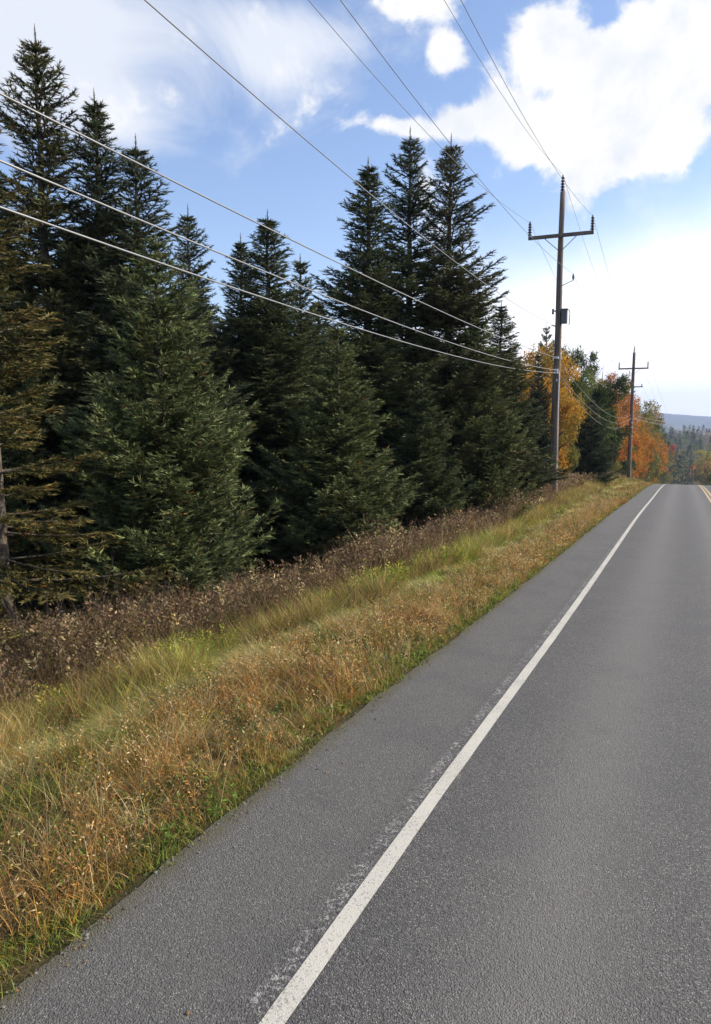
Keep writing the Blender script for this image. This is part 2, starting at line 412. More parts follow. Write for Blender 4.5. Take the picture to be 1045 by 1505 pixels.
# ------------------------------------------------------------------ conifers
def tri_sprigs(P, D, L, Wd, nb, rg, spread=.55, flat=.6):
    """P origins, D directions: brushes of nb narrow needle blades"""
    n = len(P); P = np.repeat(P, nb, 0); D = np.repeat(D, nb, 0); L = np.repeat(L, nb); Wd = np.repeat(Wd, nb)
    J = rg.normal(size=(n * nb, 3)) * spread; J[:, 2] *= flat
    Q = D + J; Q /= np.linalg.norm(Q, axis=1)[:, None] + 1e-9
    l = L * rg.uniform(.7, 1.15, n * nb)
    side = np.cross(Q, rg.normal(size=(n * nb, 3))); side /= np.linalg.norm(side, axis=1)[:, None] + 1e-9
    o = P + D * (rg.uniform(-.6, .6, n * nb) * L)[:, None]
    a = o - side * Wd[:, None] * .5 ; b = o + side * Wd[:, None] * .5; c = o + Q * l[:, None]
    return np.stack([a, b, c], 1).reshape(-1, 3)
def spruce_mesh(seed, H=12., Rr=2.3, cb=.04, dens=1., prof=.85, droop=.0, gap=0., ns=.105, nbr=9, curl=.25, up0=-.28, zj=.15):
    rg = np.random.default_rng(seed)
    P = []; D = []; SC = []; TIP = []
    br = MB()
    z = H * cb + .15
    while z < H * .985:
        t = (z - H * cb) / (H * (1 - cb))
        env = Rr * (1 - t) ** prof * (.86 + .14 * math.sin(z * 2.1 + seed)) * min(1, .72 + t * 3)
        nb = max(4, int(nbr * (1 - .45 * t) * dens))
        z0_ = z; nb = max(4, nb + int(rg.integers(-3, 3)))
        for k in range(nb):
            z = z0_ + rg.uniform(-1, 1) * zj * (1 - .6 * t)
            if rg.random() < gap * (.4 + t): continue
            az = 2 * math.pi * (k + rg.uniform(-.4, .4)) / nb + z * 2.4
            L = env * (rg.uniform(.55, 1.15) if rg.random() < .85 else rg.uniform(1.05, 1.2)) + .10 * (1 - t)
            if rg.random() < .06: L *= 1.18
            up = up0 - droop + t * (.87 - up0) + rg.normal() * .13
            bz = curl * (1 - t) + .05
            d = np.array([math.cos(az), math.sin(az)])
            sd_ = np.array([-d[1], d[0]])
            f = lambda s: np.stack([d[0] * L * s, d[1] * L * s, z + L * (up * s + bz * s * s)], -1)
            ss_ = np.linspace(0, 1, 5); pts = f(ss_)
            if L > .5: br.tube([tuple(p) for p in pts], [.016 * L + .004, .012 * L + .004, .009 * L + .003, .005 * L + .003, .003], 4, False)
            # main axis sprigs
            m = int(L / .075); s = np.linspace(.22, 1, max(3, m)); p = f(s)
            dz = up + 2 * bz * s; dv = np.stack([np.full(len(s), d[0]), np.full(len(s), d[1]), dz], -1); dv /= np.linalg.norm(dv, axis=1)[:, None]
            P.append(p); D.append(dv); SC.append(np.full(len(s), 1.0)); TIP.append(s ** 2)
            # side twigs
            nt = max(3, int(L * .86 / .085)); st = np.linspace(.16, .97, nt)
            for j, q in enumerate(st):
                for sg in (-1, 1):
                    if rg.random() < .14: continue
                    l = min(.75, .52 * L * (1 - q) + .13) * rg.uniform(.6, 1.15) * (.4 + .6 * min(1, q * 3))
                    an = R(52) * rg.uniform(.8, 1.15)
                    hd = d * math.cos(an) + sd_ * sg * math.sin(an)
                    tz = up * .6 + bz * q - .16 + rg.normal() * .1
                    tv = np.array([hd[0], hd[1], tz]); tv /= np.linalg.norm(tv)
                    n = max(2, int(l / .075)); u = (np.arange(n) + .6) / n
                    o = f(np.array([q]))[0]
                    pp = o + tv * (u * l)[:, None]; pp[:, 2] -= .12 * (u * l) ** 2
                    dd = tv + sd_x(rg, n) * .30
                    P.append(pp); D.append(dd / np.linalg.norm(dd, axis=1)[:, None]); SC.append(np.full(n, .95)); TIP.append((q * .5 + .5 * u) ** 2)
        z = z0_ + rg.uniform(.20, .44) * (1 - .35 * t) / max(dens, .7)
    # leader
    zz = np.linspace(H * .92, H * 1.01, 40); P.append(np.stack([zz * 0, zz * 0, zz], -1)); D.append(np.tile([0, 0, 1.], (40, 1))); SC.append(np.linspace(1.1, .5, 40)); TIP.append(np.ones(40) * .7)
    br.tube([(0, 0, H * .92), (0, 0, H * 1.02)], [.02, .005], 4, False)
    P = np.concatenate(P); D = np.concatenate(D); SC = np.concatenate(SC); TIP = np.concatenate(TIP)
    nbl = 9; SC = SC * (1 - .20 * np.clip(P[:, 2] / H - .45, 0, 1) / .55)
    Vt = tri_sprigs(P, D, ns * SC, ns * .20 * SC, nbl, rg, .40, .8)
    # old needles dark, young tips paler, per sprig; darkened further to paint crown interior shade
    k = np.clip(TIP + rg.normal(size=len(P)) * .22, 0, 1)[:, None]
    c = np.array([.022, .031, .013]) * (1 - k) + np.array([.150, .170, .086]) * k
    dead = rg.random(len(P)) < .03; c[dead] = [.11, .075, .03]
    c = c * rg.uniform(.75, 1.25, (len(P), 1))
    c = np.repeat(c, nbl * 3, 0)
    T = np.arange(len(Vt)).reshape(-1, 3)
    # add the branch wood as a second material
    bv = np.concatenate(br.v); bf = np.array([q for q in br.f if len(q) == 4])
    bt = np.concatenate([bf[:, [0, 1, 2]], bf[:, [0, 2, 3]]]) + len(Vt)
    me = mesh_np('crown', np.concatenate([Vt, bv]), np.concatenate([T, bt]), [M['needle'], M['bark']],
                 col=np.concatenate([c, np.tile([.05, .04, .03], (len(bv), 1))]), midx=np.concatenate([np.zeros(len(T)), np.ones(len(bt))]))
    return me
def sd_x(rg, n):
    v = rg.normal(size=(n, 3)); v[:, 2] *= .45; return v
def trunk_mesh(H, r0, seed=0):
    rg = random.Random(seed); mb = MB(); pts = []; rad = []
    for i in range(13):
        t = i / 12; pts.append((rg.uniform(-.02, .02) * H * .1, rg.uniform(-.02, .02) * H * .1, -.3 + t * (H * .985 + .3))); rad.append(r0 * (1 - t) ** .9 * (1.25 if i == 0 else 1) + .012)
    mb.tube(pts, rad, 9)
    o = mb.build('trunk', M['bark']); me = o.data; bpy.data.objects.remove(o); return me
SP = {
    'dense': (spruce_mesh(1, 8, 2.1, .02, 1.0, .82, 0, 0, .12, 12, .38, .28, .07), trunk_mesh(8, .12), 8., 2.1),
    'dense2': (spruce_mesh(2, 9, 2.2, .02, .98, .84, 0, 0.03, .13, 12, .36, .15, .09), trunk_mesh(9, .14), 9., 2.2),
    'tall': (spruce_mesh(3, 13, 2.3, .03, 1.0, .84, 0, .04, .13, 14, .28, -.12), trunk_mesh(13, .17), 13., 2.3),
    'tall2': (spruce_mesh(4, 13, 2.4, .04, .95, .76, 0, .11, .13, 13, .28, -.08), trunk_mesh(13, .17), 13., 2.4),
    'open': (spruce_mesh(5, 11, 2.2, .05, .72, .70, .10, .16, .11, 8, .18), trunk_mesh(11, .13), 11., 2.2),
}
def conifer(name, label, kind, x, y, H, Rr, tint=(1, 1, 1), rz=None, group=None, cat='spruce tree', lean=(0, 0)):
    cm, tm, h0, r0 = SP[kind]
    root = empty(name, (x, y, gz(x, y) - .03), random.uniform(0, 6.28) if rz is None else rz)
    root.rotation_euler.x, root.rotation_euler.y = lean
    tag(root, label, cat, group)
    if kind in ('tall', 'tall2'): Rr *= 1.36
    elif kind == 'dense': Rr *= 1.10
    sx = Rr / r0; sz = H / h0
    for nm, me in (('crown', cm), ('trunk', tm)):
        o = link(nm, me, root); o.scale = (sx, sx, sz) if nm == 'crown' else (max(sx, sz), max(sx, sz), sz)
        o.color = (*tint, 1)
    return root
def at(px, py, d, top=None):
    """world x, y of something seen at pixel column px at forward distance d, and the height of its top"""
    v = ray(px, py); x, y = v[0] * d, v[1] * d
    if top is None: return x, y
    zt = ray(*top)[2] * d + CAMZ
    return x, y, zt - gz(x, y)
GOLD = (1.6, 1.15, .7); BLUE = (1.6, 1.6, 1.2); DARK = (1.05, 1.05, .85); OLIVE = (1.15, 1.0, .8)
front = [  # label, mesh, base px, base py, d, top px, top py, radius m, tint
    ('spruce at the left edge of the picture with drooping golden green boughs', 'open', 8, 935, 11.5, -32, 150, 2.35, GOLD),
    ('tallest spruce on the left, its thin top above the uppermost cable', 'tall2', 92, 880, 17.5, 38, 50, 2.2, OLIVE),
    ('tall slender spruce just right of the tallest left one, twin thin tips', 'tall', 168, 880, 18.0, 126, 142, 2.0, (1, 1, 1)),
    ('short tipped spruce between the tall left pair and the dense blue green one', 'tall2', 222, 870, 17.5, 184, 208, 2.1, (1, 1, 1)),
    ('dense blue green spruce with a full sunlit right side reaching down to the brush', 'dense', 245, 868, 14.2, 212, 345, 2.2, BLUE),
    ('thin airy spruce with a needle tip rising behind the dense blue green one', 'tall2', 290, 840, 20.5, 262, 308, 1.6, (1.05, 1, .9)),
    ('small pointed spruce left of the one crossed by the top cable', 'tall', 362, 820, 22.5, 340, 350, 1.7, DARK),
    ('narrow tipped spruce whose top just touches the uppermost cable', 'tall', 400, 815, 21.5, 380, 316, 2.2, DARK),
    ('shadowed bushy spruce filling the dark gap in the middle of the row', 'dense2', 445, 805, 23.5, 432, 380, 2.4, DARK),
    ('left and lowest of the three tall spruces standing clear against the sky', 'tall', 540, 790, 26.0, 521, 240, 2.6, DARK),
    ('middle and tallest of the three tall spruces standing clear against the sky', 'tall2', 598, 775, 27.5, 588, 196, 2.5, DARK),
    ('right one of the three tall spruces, wide and full of gaps', 'tall2', 655, 765, 27.0, 657, 206, 2.55, OLIVE),
    ('shorter spruce in front of the tall three, pale sunlit tips down its right edge', 'dense2', 497, 822, 18.5, 500, 478, 2.35, BLUE),
    ('dark spruce with curved boughs in front of the tallest of the three', 'dense2', 618, 790, 24.0, 622, 545, 2.1, (1.15, 1.2, .95)),
    ('broad bright green spruce at the right end of the row', 'dense', 697, 760, 26.0, 698, 455, 2.05, (1.45, 1.42, 1.0)),
    ('slim spruce with a ragged tip at the right shoulder of the tall three', 'tall', 730, 745, 30.5, 728, 446, 2.0, DARK),
    ('low bright spruce at the brush edge just left of the nearest pole', 'dense', 752, 748, 31.0, 748, 600, .85, (1.45, 1.42, 1.0)),
    ('narrow dark spruce standing in front of yellow trees left of the nearest pole', 'dense2', 786, 728, 41.0, 775, 520, 1.6, (.6, .68, .7)),
]
for (lb, kd, bx, by, d, tx, ty, rr, tint) in front:
    x, y, H = at(bx, by, d, (tx, ty))
    conifer('spruce_tree', lb, kd, x, y, H, rr, tint)
GB = 'spruces standing deep in the wood behind the front row'
back = [(-60, 14, 200, 1.9, 'behind the golden green spruce, cut off by the left edge'), (20, 21, 250, 2.4, 'between the golden green spruce and the tallest left one'),
        (130, 22, 330, 2.3, 'between the tallest left spruce and the twin tipped one'), (215, 24, 400, 2.4, 'behind the short tipped spruce'),
        (300, 26, 430, 2.4, 'just right of the thin airy spruce'), (330, 24, 470, 2.2, 'below the small pointed spruce'), (410, 28, 420, 2.6, 'right of the narrow tipped spruce'),
        (470, 31, 440, 2.6, 'left of the three tall spruces'), (455, 27, 470, 2.4, 'in the dark gap left of the pale tipped spruce'), (560, 34, 470, 2.9, 'between the left and middle tall spruces'),
        (620, 36, 480, 2.9, 'between the middle and right tall spruces'), (540, 31, 500, 2.5, 'low behind the left of the three tall spruces'), (600, 31, 520, 2.5, 'low behind the middle of the three tall spruces'),
        (690, 36, 500, 2.9, 'behind the broad bright green spruce'), (735, 44, 520, 2.5, 'at the right end, behind the slim ragged one'), (660, 31, 500, 2.5, 'low behind the right of the three tall spruces'),
        (90, 28, 400, 2.6, 'low behind the tallest left spruce'), (380, 34, 450, 2.7, 'behind the narrow tipped spruce')]
for i, (px, d, ty, rr, lb) in enumerate(back):
    x, y, H = at(px, 800, d, (px, ty))
    conifer('spruce_tree', 'dark spruce deep ' + lb, ['dense2', 'tall', 'dense'][i % 3], x, y, H, rr, DARK, group=GB)

# ------------------------------------------------------------------ broadleaved trees and pines
def leafy_mesh(seed, H=9., Rr=3., n=14000, size=.16, c0=(.42, .22, .03), c1=(.16, .17, .03), low=.02, needle=False, lumps=26, bare=0.):
    rg = np.random.default_rng(seed); limbs = MB()
    cz = H * (.5 + low / 2); rz = H * (1 - low) / 2
    L = []
    for k in range(lumps):
        v = rg.normal(size=3); v /= np.linalg.norm(v); q = rg.uniform(.45, .88)
        c = np.array([v[0] * Rr * q, v[1] * Rr * q, cz + (rg.uniform(-.9, .9) if k % 2 else v[2]) * rz * q]); tt = (c[2] - H * low) / (H * (1 - low))
        c[:2] *= (.62 + .8 * math.sin(math.pi * min(max(tt, .12), .95)) ** .8) * .78
        L.append((c, rg.uniform(.22, .40) * Rr))
        j = np.array([0, 0, max(.12 * H, c[2] * .55)])
        mid = (j + c) / 2 + np.array([0, 0, -.06 * H]) + rg.normal(size=3) * .1
        limbs.tube([tuple(j), tuple(mid), tuple(c)], [.05 * Rr * .5, .03 * Rr * .5, .012], 5, False)
        for _ in range(3):
            e = c + rg.normal(size=3) * L[-1][1] * .8; limbs.tube([tuple(mid), tuple((mid + e) / 2 + rg.normal(size=3) * .08), tuple(e)], [.015, .012, .006], 3, False)
    P = []; C = []
    per = n // lumps
    for (c, r_) in L:
        m = int(per * (r_ / (.31 * Rr)) ** 2)
        # twig-centred clusters, so that there are holes between them
        kc = max(6, m // 22); v = rg.normal(size=(kc, 3)); v /= np.linalg.norm(v, axis=1)[:, None]
        cc = c + v * r_ * rg.uniform(.55, 1.08, (kc, 1)) * [1, 1, .8]
        idx = rg.integers(0, kc, m); P.append(cc[idx] + rg.normal(size=(m, 3)) * .16 * Rr / 3)
        mixk = np.clip(rg.normal(.5, .3) + rg.normal(size=kc) * .22, 0, 1)[idx][:, None]
        C.append((np.array(c0) * mixk + np.array(c1) * (1 - mixk)) * rg.uniform(.7, 1.3, (m, 1)))
    P = np.concatenate(P); C = np.concatenate(C); n = len(P)
    P[:, 2] *= H / np.percentile(P[:, 2], 99.7)
    if needle:
        D = P - np.array([0, 0, cz]); D /= np.linalg.norm(D, axis=1)[:, None]
        Vt = tri_sprigs(P, D, np.full(n, size), np.full(n, size * .2), 4, rg, .8, .9); C = np.repeat(C, 12, 0)
    else:
        a = rg.normal(size=(n, 3)); a /= np.linalg.norm(a, axis=1)[:, None]; b = np.cross(a, rg.normal(size=(n, 3))); b /= np.linalg.norm(b, axis=1)[:, None]
        s = (size * rg.uniform(.6, 1.2, n))[:, None]
        Vt = np.stack([P - a * s * .55, P + b * s * .4, P + a * s * .6, P - a * s * .5, P + a * s * .5, P - b * s * .38], 1).reshape(-1, 3); C = np.repeat(C, 6, 0)
    T = np.arange(len(Vt)).reshape(-1, 3)
    bv = np.concatenate(limbs.v); bf = np.array([q for q in limbs.f if len(q) == 4]); bt = np.concatenate([bf[:, [0, 1, 2]], bf[:, [0, 2, 3]]])
    if bare:
        return mesh_np('crown', bv, bt, M['bark'])
    return mesh_np('crown', np.concatenate([Vt, bv]), np.concatenate([T, bt + len(Vt)]), [M['leaf'], M['bark']], col=np.concatenate([C, np.tile([.05, .04, .03], (len(bv), 1))]),
                   midx=np.concatenate([np.zeros(len(T)), np.ones(len(bt))]))
tk9 = trunk_mesh(8.4, .16, 4)
LM = {
    'yellow': leafy_mesh(21, c0=(.54, .27, .03), c1=(.22, .17, .03)),
    'gold': leafy_mesh(22, c0=(.56, .22, .022), c1=(.30, .18, .03)),
    'orange': leafy_mesh(23, c0=(.56, .16, .025), c1=(.42, .20, .03)),
    'red': leafy_mesh(24, c0=(.38, .05, .025), c1=(.45, .14, .03)),
    'green': leafy_mesh(25, c0=(.14, .17, .035), c1=(.07, .10, .025)),
    'olive': leafy_mesh(26, c0=(.32, .26, .05), c1=(.12, .13, .03)),
    'pine': leafy_mesh(27, n=7500, size=.30, c0=(.09, .115, .035), c1=(.035, .055, .02), needle=True, lumps=30),
    'bare': leafy_mesh(28, bare=1., lumps=34),
}
def broad(name, label, kind, x, y, H, Rr, cat='tree', group=None, tint=(1, 1, 1)):
    root = empty(name, (x, y, gz(x, y) - .05), random.uniform(0, 6.28)); tag(root, label, cat, group)
    for nm, me in (('crown', LM[kind]), ('trunk', tk9)):
        o = link(nm, me, root); o.scale = (Rr / 3, Rr / 3, H / 9); o.color = (*tint, 1)
        if nm == 'trunk' : o.scale = (1, 1, H / 9)
    return root
mixed = [
    ('maple_tree', 'yellow leaved maple peeping out left of the narrow dark spruce', 'yellow', 757, 50, 757, 528, 2.4),
    ('maple_tree', 'tall golden yellow maple close left of the nearest pole', 'yellow', 802, 54, 803, 507, 2.4),
    ('maple_tree', 'dull yellow maple low between the narrow dark spruce and the nearest pole', 'yellow', 800, 49, 800, 575, 1.9),
    ('maple_tree', 'yellow green maple close right of the nearest pole', 'olive', 831, 52, 831, 580, .95),
    ('pine_tree', 'round topped dark green pine right of the nearest pole', 'pine', 852, 57, 851, 511, 3.1),
    ('pine_tree', 'dark green pine with small orange branches mixed in, left of the far pole', 'pine', 873, 66, 872, 572, 1.9),
    ('tree', 'leafless grey tree with thin upright twigs above the orange maples', 'bare', 880, 66, 880, 520, 1.9),
    ('maple_tree', 'rusty orange maple below the leafless tree', 'orange', 897, 69, 896, 550, 1.55),
    ('maple_tree', 'bright red orange maple left of the far pole top', 'orange', 913, 76, 911, 576, 1.7),
    ('maple_tree', 'golden maple low in the gap left of the far pole', 'gold', 906, 66, 905, 612, 2.2),
    ('maple_tree', 'olive yellow bush maple in front of the dark pines', 'olive', 880, 57, 880, 640, 1.5),
    ('maple_tree', 'deep orange gold maple immediately right of the far pole', 'gold', 940, 84, 940, 604, 2.6),
    ('maple_tree', 'bright gold maple low at the verge right of the far pole', 'gold', 942, 90, 944, 634, 2.4),
    ('maple_tree', 'dark green and gold maple behind the top half of the far pole', 'olive', 936, 88, 936, 590, 2.4),
    ('pine_tree', 'dark pine with one long bough reaching right above the hills', 'pine', 948, 96, 946, 606, 2.3),
    ('maple_tree', 'small scarlet maple at the right end of the orange stand', 'red', 955, 104, 955, 640, 2.1),
    ('tree', 'yellow green tree past the right end of the orange stand', 'olive', 962, 118, 963, 652, 2.4),
    ('maple_tree', 'dark red round maple beyond the road crest', 'red', 974, 150, 975, 654, 2.5),
    ('tree', 'green and gold shrub tree at the left side of the road crest', 'olive', 952, 108, 953, 672, 1.8),
    ('tree', 'bushy green tree at the verge just past the crest', 'green', 968, 145, 968, 676, 2.2),
    ('tree', 'pale yellow green tree at the right edge of the picture beyond the crest', 'olive', 1040, 165, 1038, 662, 3.3),
    ('tree', 'orange brown low tree left of the pale yellow one beyond the crest', 'orange', 1019, 200, 1019, 682, 2.8),
    ('tree', 'dark green tree at the right edge, lowest beyond the crest', 'green', 1046, 150, 1047, 692, 1.9),
    ('tree', 'dull olive tree low in the valley left of the dark car', 'olive', 985, 230, 985, 680, 3.8),
]
def clear_of_verge(px, d, rr):
    """stand the tree back until its crown clears the verge; its width grows with the distance"""
    rpx = rr / d; k = abs(1003 - px) * .00084 - .55 * rpx
    dn = min(max(d, 6.4 / max(k, .012)), 420); return dn, rpx * dn
for (nm, lb, kd, bx, d, tx, ty, rr) in mixed:
    d, rr = clear_of_verge(bx, d, rr * 1.12)
    x, y, H = at(bx, 700, d, (tx, ty)); broad(nm, lb, kd, x, y, H, rr, 'maple tree' if 'maple' in nm else 'pine tree' if 'pine' in nm else 'tree', tint=(1.7, 1.6, 1.1) if 'pale yellow' in lb else (1, 1, 1))
x, y, H = at(866, 700, 55, (866, 588))
conifer('spruce_tree', 'broad dark spruce low between the two poles, beside the nearer one', 'dense2', x, y, H, 2.7, (.85, .95, .85))
SP['lone'] = (spruce_mesh(9, 11, 2.0, .45, .55, .8, 0, .1, .17, 5, .2, -.1, .03), trunk_mesh(11, .14), 11., 2.6)
x, y, H = at(797, 700, 63, (797, 476))
conifer('spruce_tree', 'lone sparse spruce whose layered top rises above the yellow maples', 'lone', x, y, H, 2.3, (.9, 1, 1.05))
GM = 'autumn trees filling in behind the mixed stand'
for i, (px, d, ty, kd, rr, lb) in enumerate([(740, 58, 560, 'yellow', 2.6, 'yellow tree mostly hidden behind the slim ragged spruce'), (775, 62, 548, 'yellow', 2.8, 'yellow tree hidden behind the narrow dark spruce'),
        (835, 70, 548, 'olive', 2.8, 'olive tree behind the yellow green maple beside the nearest pole'), (870, 84, 575, 'pine', 2.4, 'dark pine hidden behind the leafless grey tree'),
        (885, 84, 568, 'orange', 2.0, 'orange tree showing below the leafless grey tree'), (925, 100, 610, 'gold', 3.0, 'gold tree hidden behind the far pole'),
        (945, 120, 632, 'olive', 3.0, 'olive tree hidden at the right end of the orange stand'), (900, 74, 625, 'pine', 2.4, 'low dark pine under the rusty orange maple'),
        (850, 60, 620, 'green', 2.4, 'low green tree under the round topped pine'), (918, 84, 635, 'gold', 2.4, 'low gold tree just left of the far pole'), (825, 62, 600, 'olive', 2.4, 'olive tree hidden behind the middle of the nearest pole'),
        (758, 54, 590, 'gold', 2.2, 'dull gold tree low behind the slim ragged spruce'), (846, 60, 600, 'olive', 1.6, 'olive tree low behind the round topped pine'),
        (905, 76, 655, 'olive', 2.0, 'olive tree lowest between the two poles'), (926, 95, 650, 'orange', 2.2, 'orange tree low at the foot of the far pole'),
        (864, 62, 545, 'green', 2.2, 'green tree wedged between the round topped pine and the leafless tree'),
        (879, 70, 604, 'gold', 1.5, 'small gold tree half way between the two poles'), (893, 72, 590, 'orange', 1.5, 'small orange tree low beside the rusty orange maple'),
        (913, 80, 610, 'red', 1.3, 'small red tree just left of the far pole'), (930, 96, 620, 'gold', 1.8, 'small gold tree touching the far pole on its right'),
        (893, 68, 668, 'pine', 1.8, 'lowest dark pine at the verge between the two poles'), (868, 58, 665, 'green', 1.8, 'low dark green tree at the verge right of the nearest pole')]):
    d, rr = clear_of_verge(px, d, rr); x, y, H = at(px, 700, d, (px, ty)); broad('tree', lb, kd, x, y, H, rr, 'tree', GM)

# ------------------------------------------------------------------ far wood (one mass)
def far_wood():
    rg = np.random.default_rng(77); VV = []; CC = []
    N = 1500
    yy = 300 + 640 * rg.random(N) ** .8; xx = (rg.random(N) - .5) * (140 + yy * .45) + 10
    for x, y in zip(xx, yy):
        if abs(x - float(bend(y)) * 1) < 9 and y < 345: continue
        z = gz(x, y); H = rg.uniform(9, 17) * (1.0 + .15 * (y > 700)); con = rg.random() < .58
        n = 170
        if con:
            Rr = H * rg.uniform(.16, .22); t = rg.random(n) ** .75; r_ = Rr * (1 - t) * rg.uniform(.5, 1.05, n); a = rg.uniform(0, 6.28, n)
            P = np.stack([r_ * np.cos(a), r_ * np.sin(a), t * H], -1); D = np.stack([np.cos(a), np.sin(a), np.full(n, -.15)], -1); sz = .95
            c = np.array([.050, .070, .030]) * rg.uniform(.8, 1.3)
        else:
            Rr = H * rg.uniform(.25, .34); v = rg.normal(size=(n, 3)); v /= np.linalg.norm(v, axis=1)[:, None]
            P = v * [Rr, Rr, H * .42] * rg.uniform(.6, 1.05, (n, 1)) + [0, 0, H * .55]; D = v; sz = .8
            c = np.array([(.14, .15, .04), (.30, .22, .05), (.34, .15, .04), (.26, .07, .035), (.17, .13, .07), (.09, .12, .035)][rg.choice(6, p=[.34, .16, .08, .05, .17, .20])])
        Vt = tri_sprigs(P + [x, y, z], D, np.full(n, sz * 1.3), np.full(n, sz * .8), 1, rg, .6, .8)
        VV.append(Vt); CC.append(np.repeat(c * rg.uniform(.7, 1.3, (n, 1)), 3, 0))
    Vt = np.concatenate(VV)
    o = link('distant_wood', mesh_np('distant_wood', Vt, np.arange(len(Vt)).reshape(-1, 3), M['leaf'], col=np.concatenate(CC)))
    tag(o, 'hazy mixed woodland covering the valley side beyond the road crest', 'woodland', kind='stuff')
far_wood()

# ------------------------------------------------------------------ loose gravel and fallen leaves along the asphalt edge
def scatter_bits():
    n = 1500; y = .8 + 26 * rng.random(n) ** 1.6; x = EDGE_L + rng.normal(.02, .07, n) + (rng.random(n) < .12) * rng.uniform(0, .9, n)
    z = np.where(x > EDGE_L, E(y), ground(x, y)) + .003; s = .004 + .009 * rng.random(n) ** 3
    a = rng.uniform(0, 6.28, n); oc = np.array([(1, 0, .1), (0, 1, .1), (-1, 0, .1), (0, -1, .1), (0, 0, .9)])
    rx = oc[None, :, 0] * np.cos(a)[:, None] - oc[None, :, 1] * np.sin(a)[:, None] * .7; ry = oc[None, :, 0] * np.sin(a)[:, None] + oc[None, :, 1] * np.cos(a)[:, None] * .7
    Vt = np.stack([x[:, None] + rx * s[:, None], y[:, None] + ry * s[:, None], z[:, None] + np.broadcast_to(oc[None, :, 2], rx.shape) * s[:, None]], -1)
    T = (np.array([(0, 1, 4), (1, 2, 4), (2, 3, 4), (3, 0, 4)])[None] + (np.arange(n) * 5)[:, None, None]).reshape(-1, 3)
    cols = np.array([(.20, .19, .17), (.12, .11, .10), (.30, .28, .24), (.30, .17, .06)])[rng.integers(0, 4, n)]
    o = link('gravel', mesh_np('gravel', Vt.reshape(-1, 3), T, M['grass'], col=np.repeat(cols, 5, 0))); tag(o, 'small loose stones and leaf crumbs strewn along the asphalt edge', 'gravel', kind='stuff')
scatter_bits()

# ------------------------------------------------------------------ utility poles
def insulator(root, x, y, z, n=5, h=.66, r_=.098, name='insulator'):
    mb = MB(); prof = [(.02, -.02), (.03, 0)]
    for i in range(n):
        a = .04 + (h - .08) * i / n; b = .04 + (h - .08) * (i + 1) / n; q = r_ * (1 - .05 * i)
        prof += [(.035, a), (q, a + (b - a) * .15), (q * .97, a + (b - a) * .5), (.040, a + (b - a) * .72)]
    prof += [(.035, h - .03), (.035, h), (.012, h + .02)]
    return mb.lathe((x, y, z), prof, 12).build(name, M['insul'], root)
def pole(label, x, y, H, r0, r1, armz, armw, lower=None, box=False):
    zb = gz(x, y); root = empty('utility_pole', (x, y, zb)); tag(root, label, 'utility pole', 'wooden utility poles beside the road')
    mb = MB(); n = 14
    mb.tube([(.012 * math.sin(i), .012 * math.cos(i * 1.7), -.5 + (H + .5) * i / n) for i in range(n + 1)], [r0 + (r1 - r0) * i / n for i in range(n + 1)], 20)
    mb.build('pole_shaft', M['wood'], root)
    r_at = lambda z: r0 + (r1 - r0) * z / H
    MB().box((0, -r_at(armz) - .055, armz), (armw, .12, .15)).build('crossarm', M['wood'], root, False, .008)
    for sg in (-1, 1):
        MB().tube([(sg * .72, -r_at(armz) - .06, armz - .06), (sg * .05, -r_at(armz) - .02, armz - .66)], .018, 6).build('brace', M['steel'], root)
        insulator(root, sg * (armw / 2 - .06), -r_at(armz) - .055, armz + .065)
    insulator(root, 0, 0, H, 5, .70)
    MB().tube([(0, -r_at(armz) - .13, armz), (0, r_at(armz) + .05, armz)], .012, 6).build('bolt', M['steel'], root)
    return root, r_at
P1 = (-5.5, 35.3); P2_ = (-5.5, 88.6)
zb1 = gz(*P1); zb2 = gz(*P2_)
Z1 = lambda rel: rel + CAMZ - zb1       # height on pole from the level measured at the camera
p1, ra = pole('nearest wooden pole with a crossarm and a small grey box, right of the spruce row', P1[0], P1[1], Z1(10.2), .205, .11, Z1(8.28), 2.85)
# grey box on the road side, its bracket, little arm with insulator, cable clamps, ground lead
zx = Z1(4.72)
bxp = MB().box((.28, -.10, zx), (.25, .26, .60)).build('equipment_box', M['box'], p1, False, .02)
MB().box((.28, -.10, zx + .325), (.31, .32, .05)).build('box_lid', M['box'], bxp, False, .01)
MB().tube([(.48, -.16, zx + .30), (.53, -.16, zx + .12), (.50, -.16, zx - .05), (.53, -.16, zx - .22), (.49, -.16, zx - .38)], .02, 6).build('fuse_lead', M['insul'], bxp)
MB().tube([(-.26, -.06, zx + .30), (.2, -.10, zx + .22)], .035, 6).build('bracket', M['steel'], p1)
MB().tube([(-.24, -.1, zx + .38), (-.24, -.1, zx + .14)], .05, 8).build('clamp', M['steel'], p1)
MB().tube([(-.30, -.08, Z1(4.36)), (.15, -.1, Z1(4.30))], .028, 6).build('wire_bracket', M['steel'], p1)
MB().tube([(.10, -.05, Z1(6.10)), (.62, -.05, Z1(6.32))], .018, 6).build('neutral_arm', M['steel'], p1)
insulator(p1, .60, -.05, Z1(6.34), 2, .24, .06)
for zz in (2.9, 2.35, 2.23):
    MB().box((.0, -.20, Z1(zz)), (.18, .12, .09)).build('cable_clamp', M['white'], p1, False, .01)
MB().box((.04, -.195, Z1(1.9)), (.05, .02, .10)).build('pole_tag', M['white'], p1, False)
MB().tube([(.15, -.14, .1), (.135, -.12, Z1(2.3))], .012, 6).build('ground_lead', M['white'], p1)
for i, zz in enumerate((1.25, 1.6)):
    MB().tube([(-.04 + .05 * i, -.205, zz), (-.04 + .05 * i, -.16, zz)], .02, 8).build('bolt', M['insul'], p1)
H2 = 7.6 + CAMZ - zb2
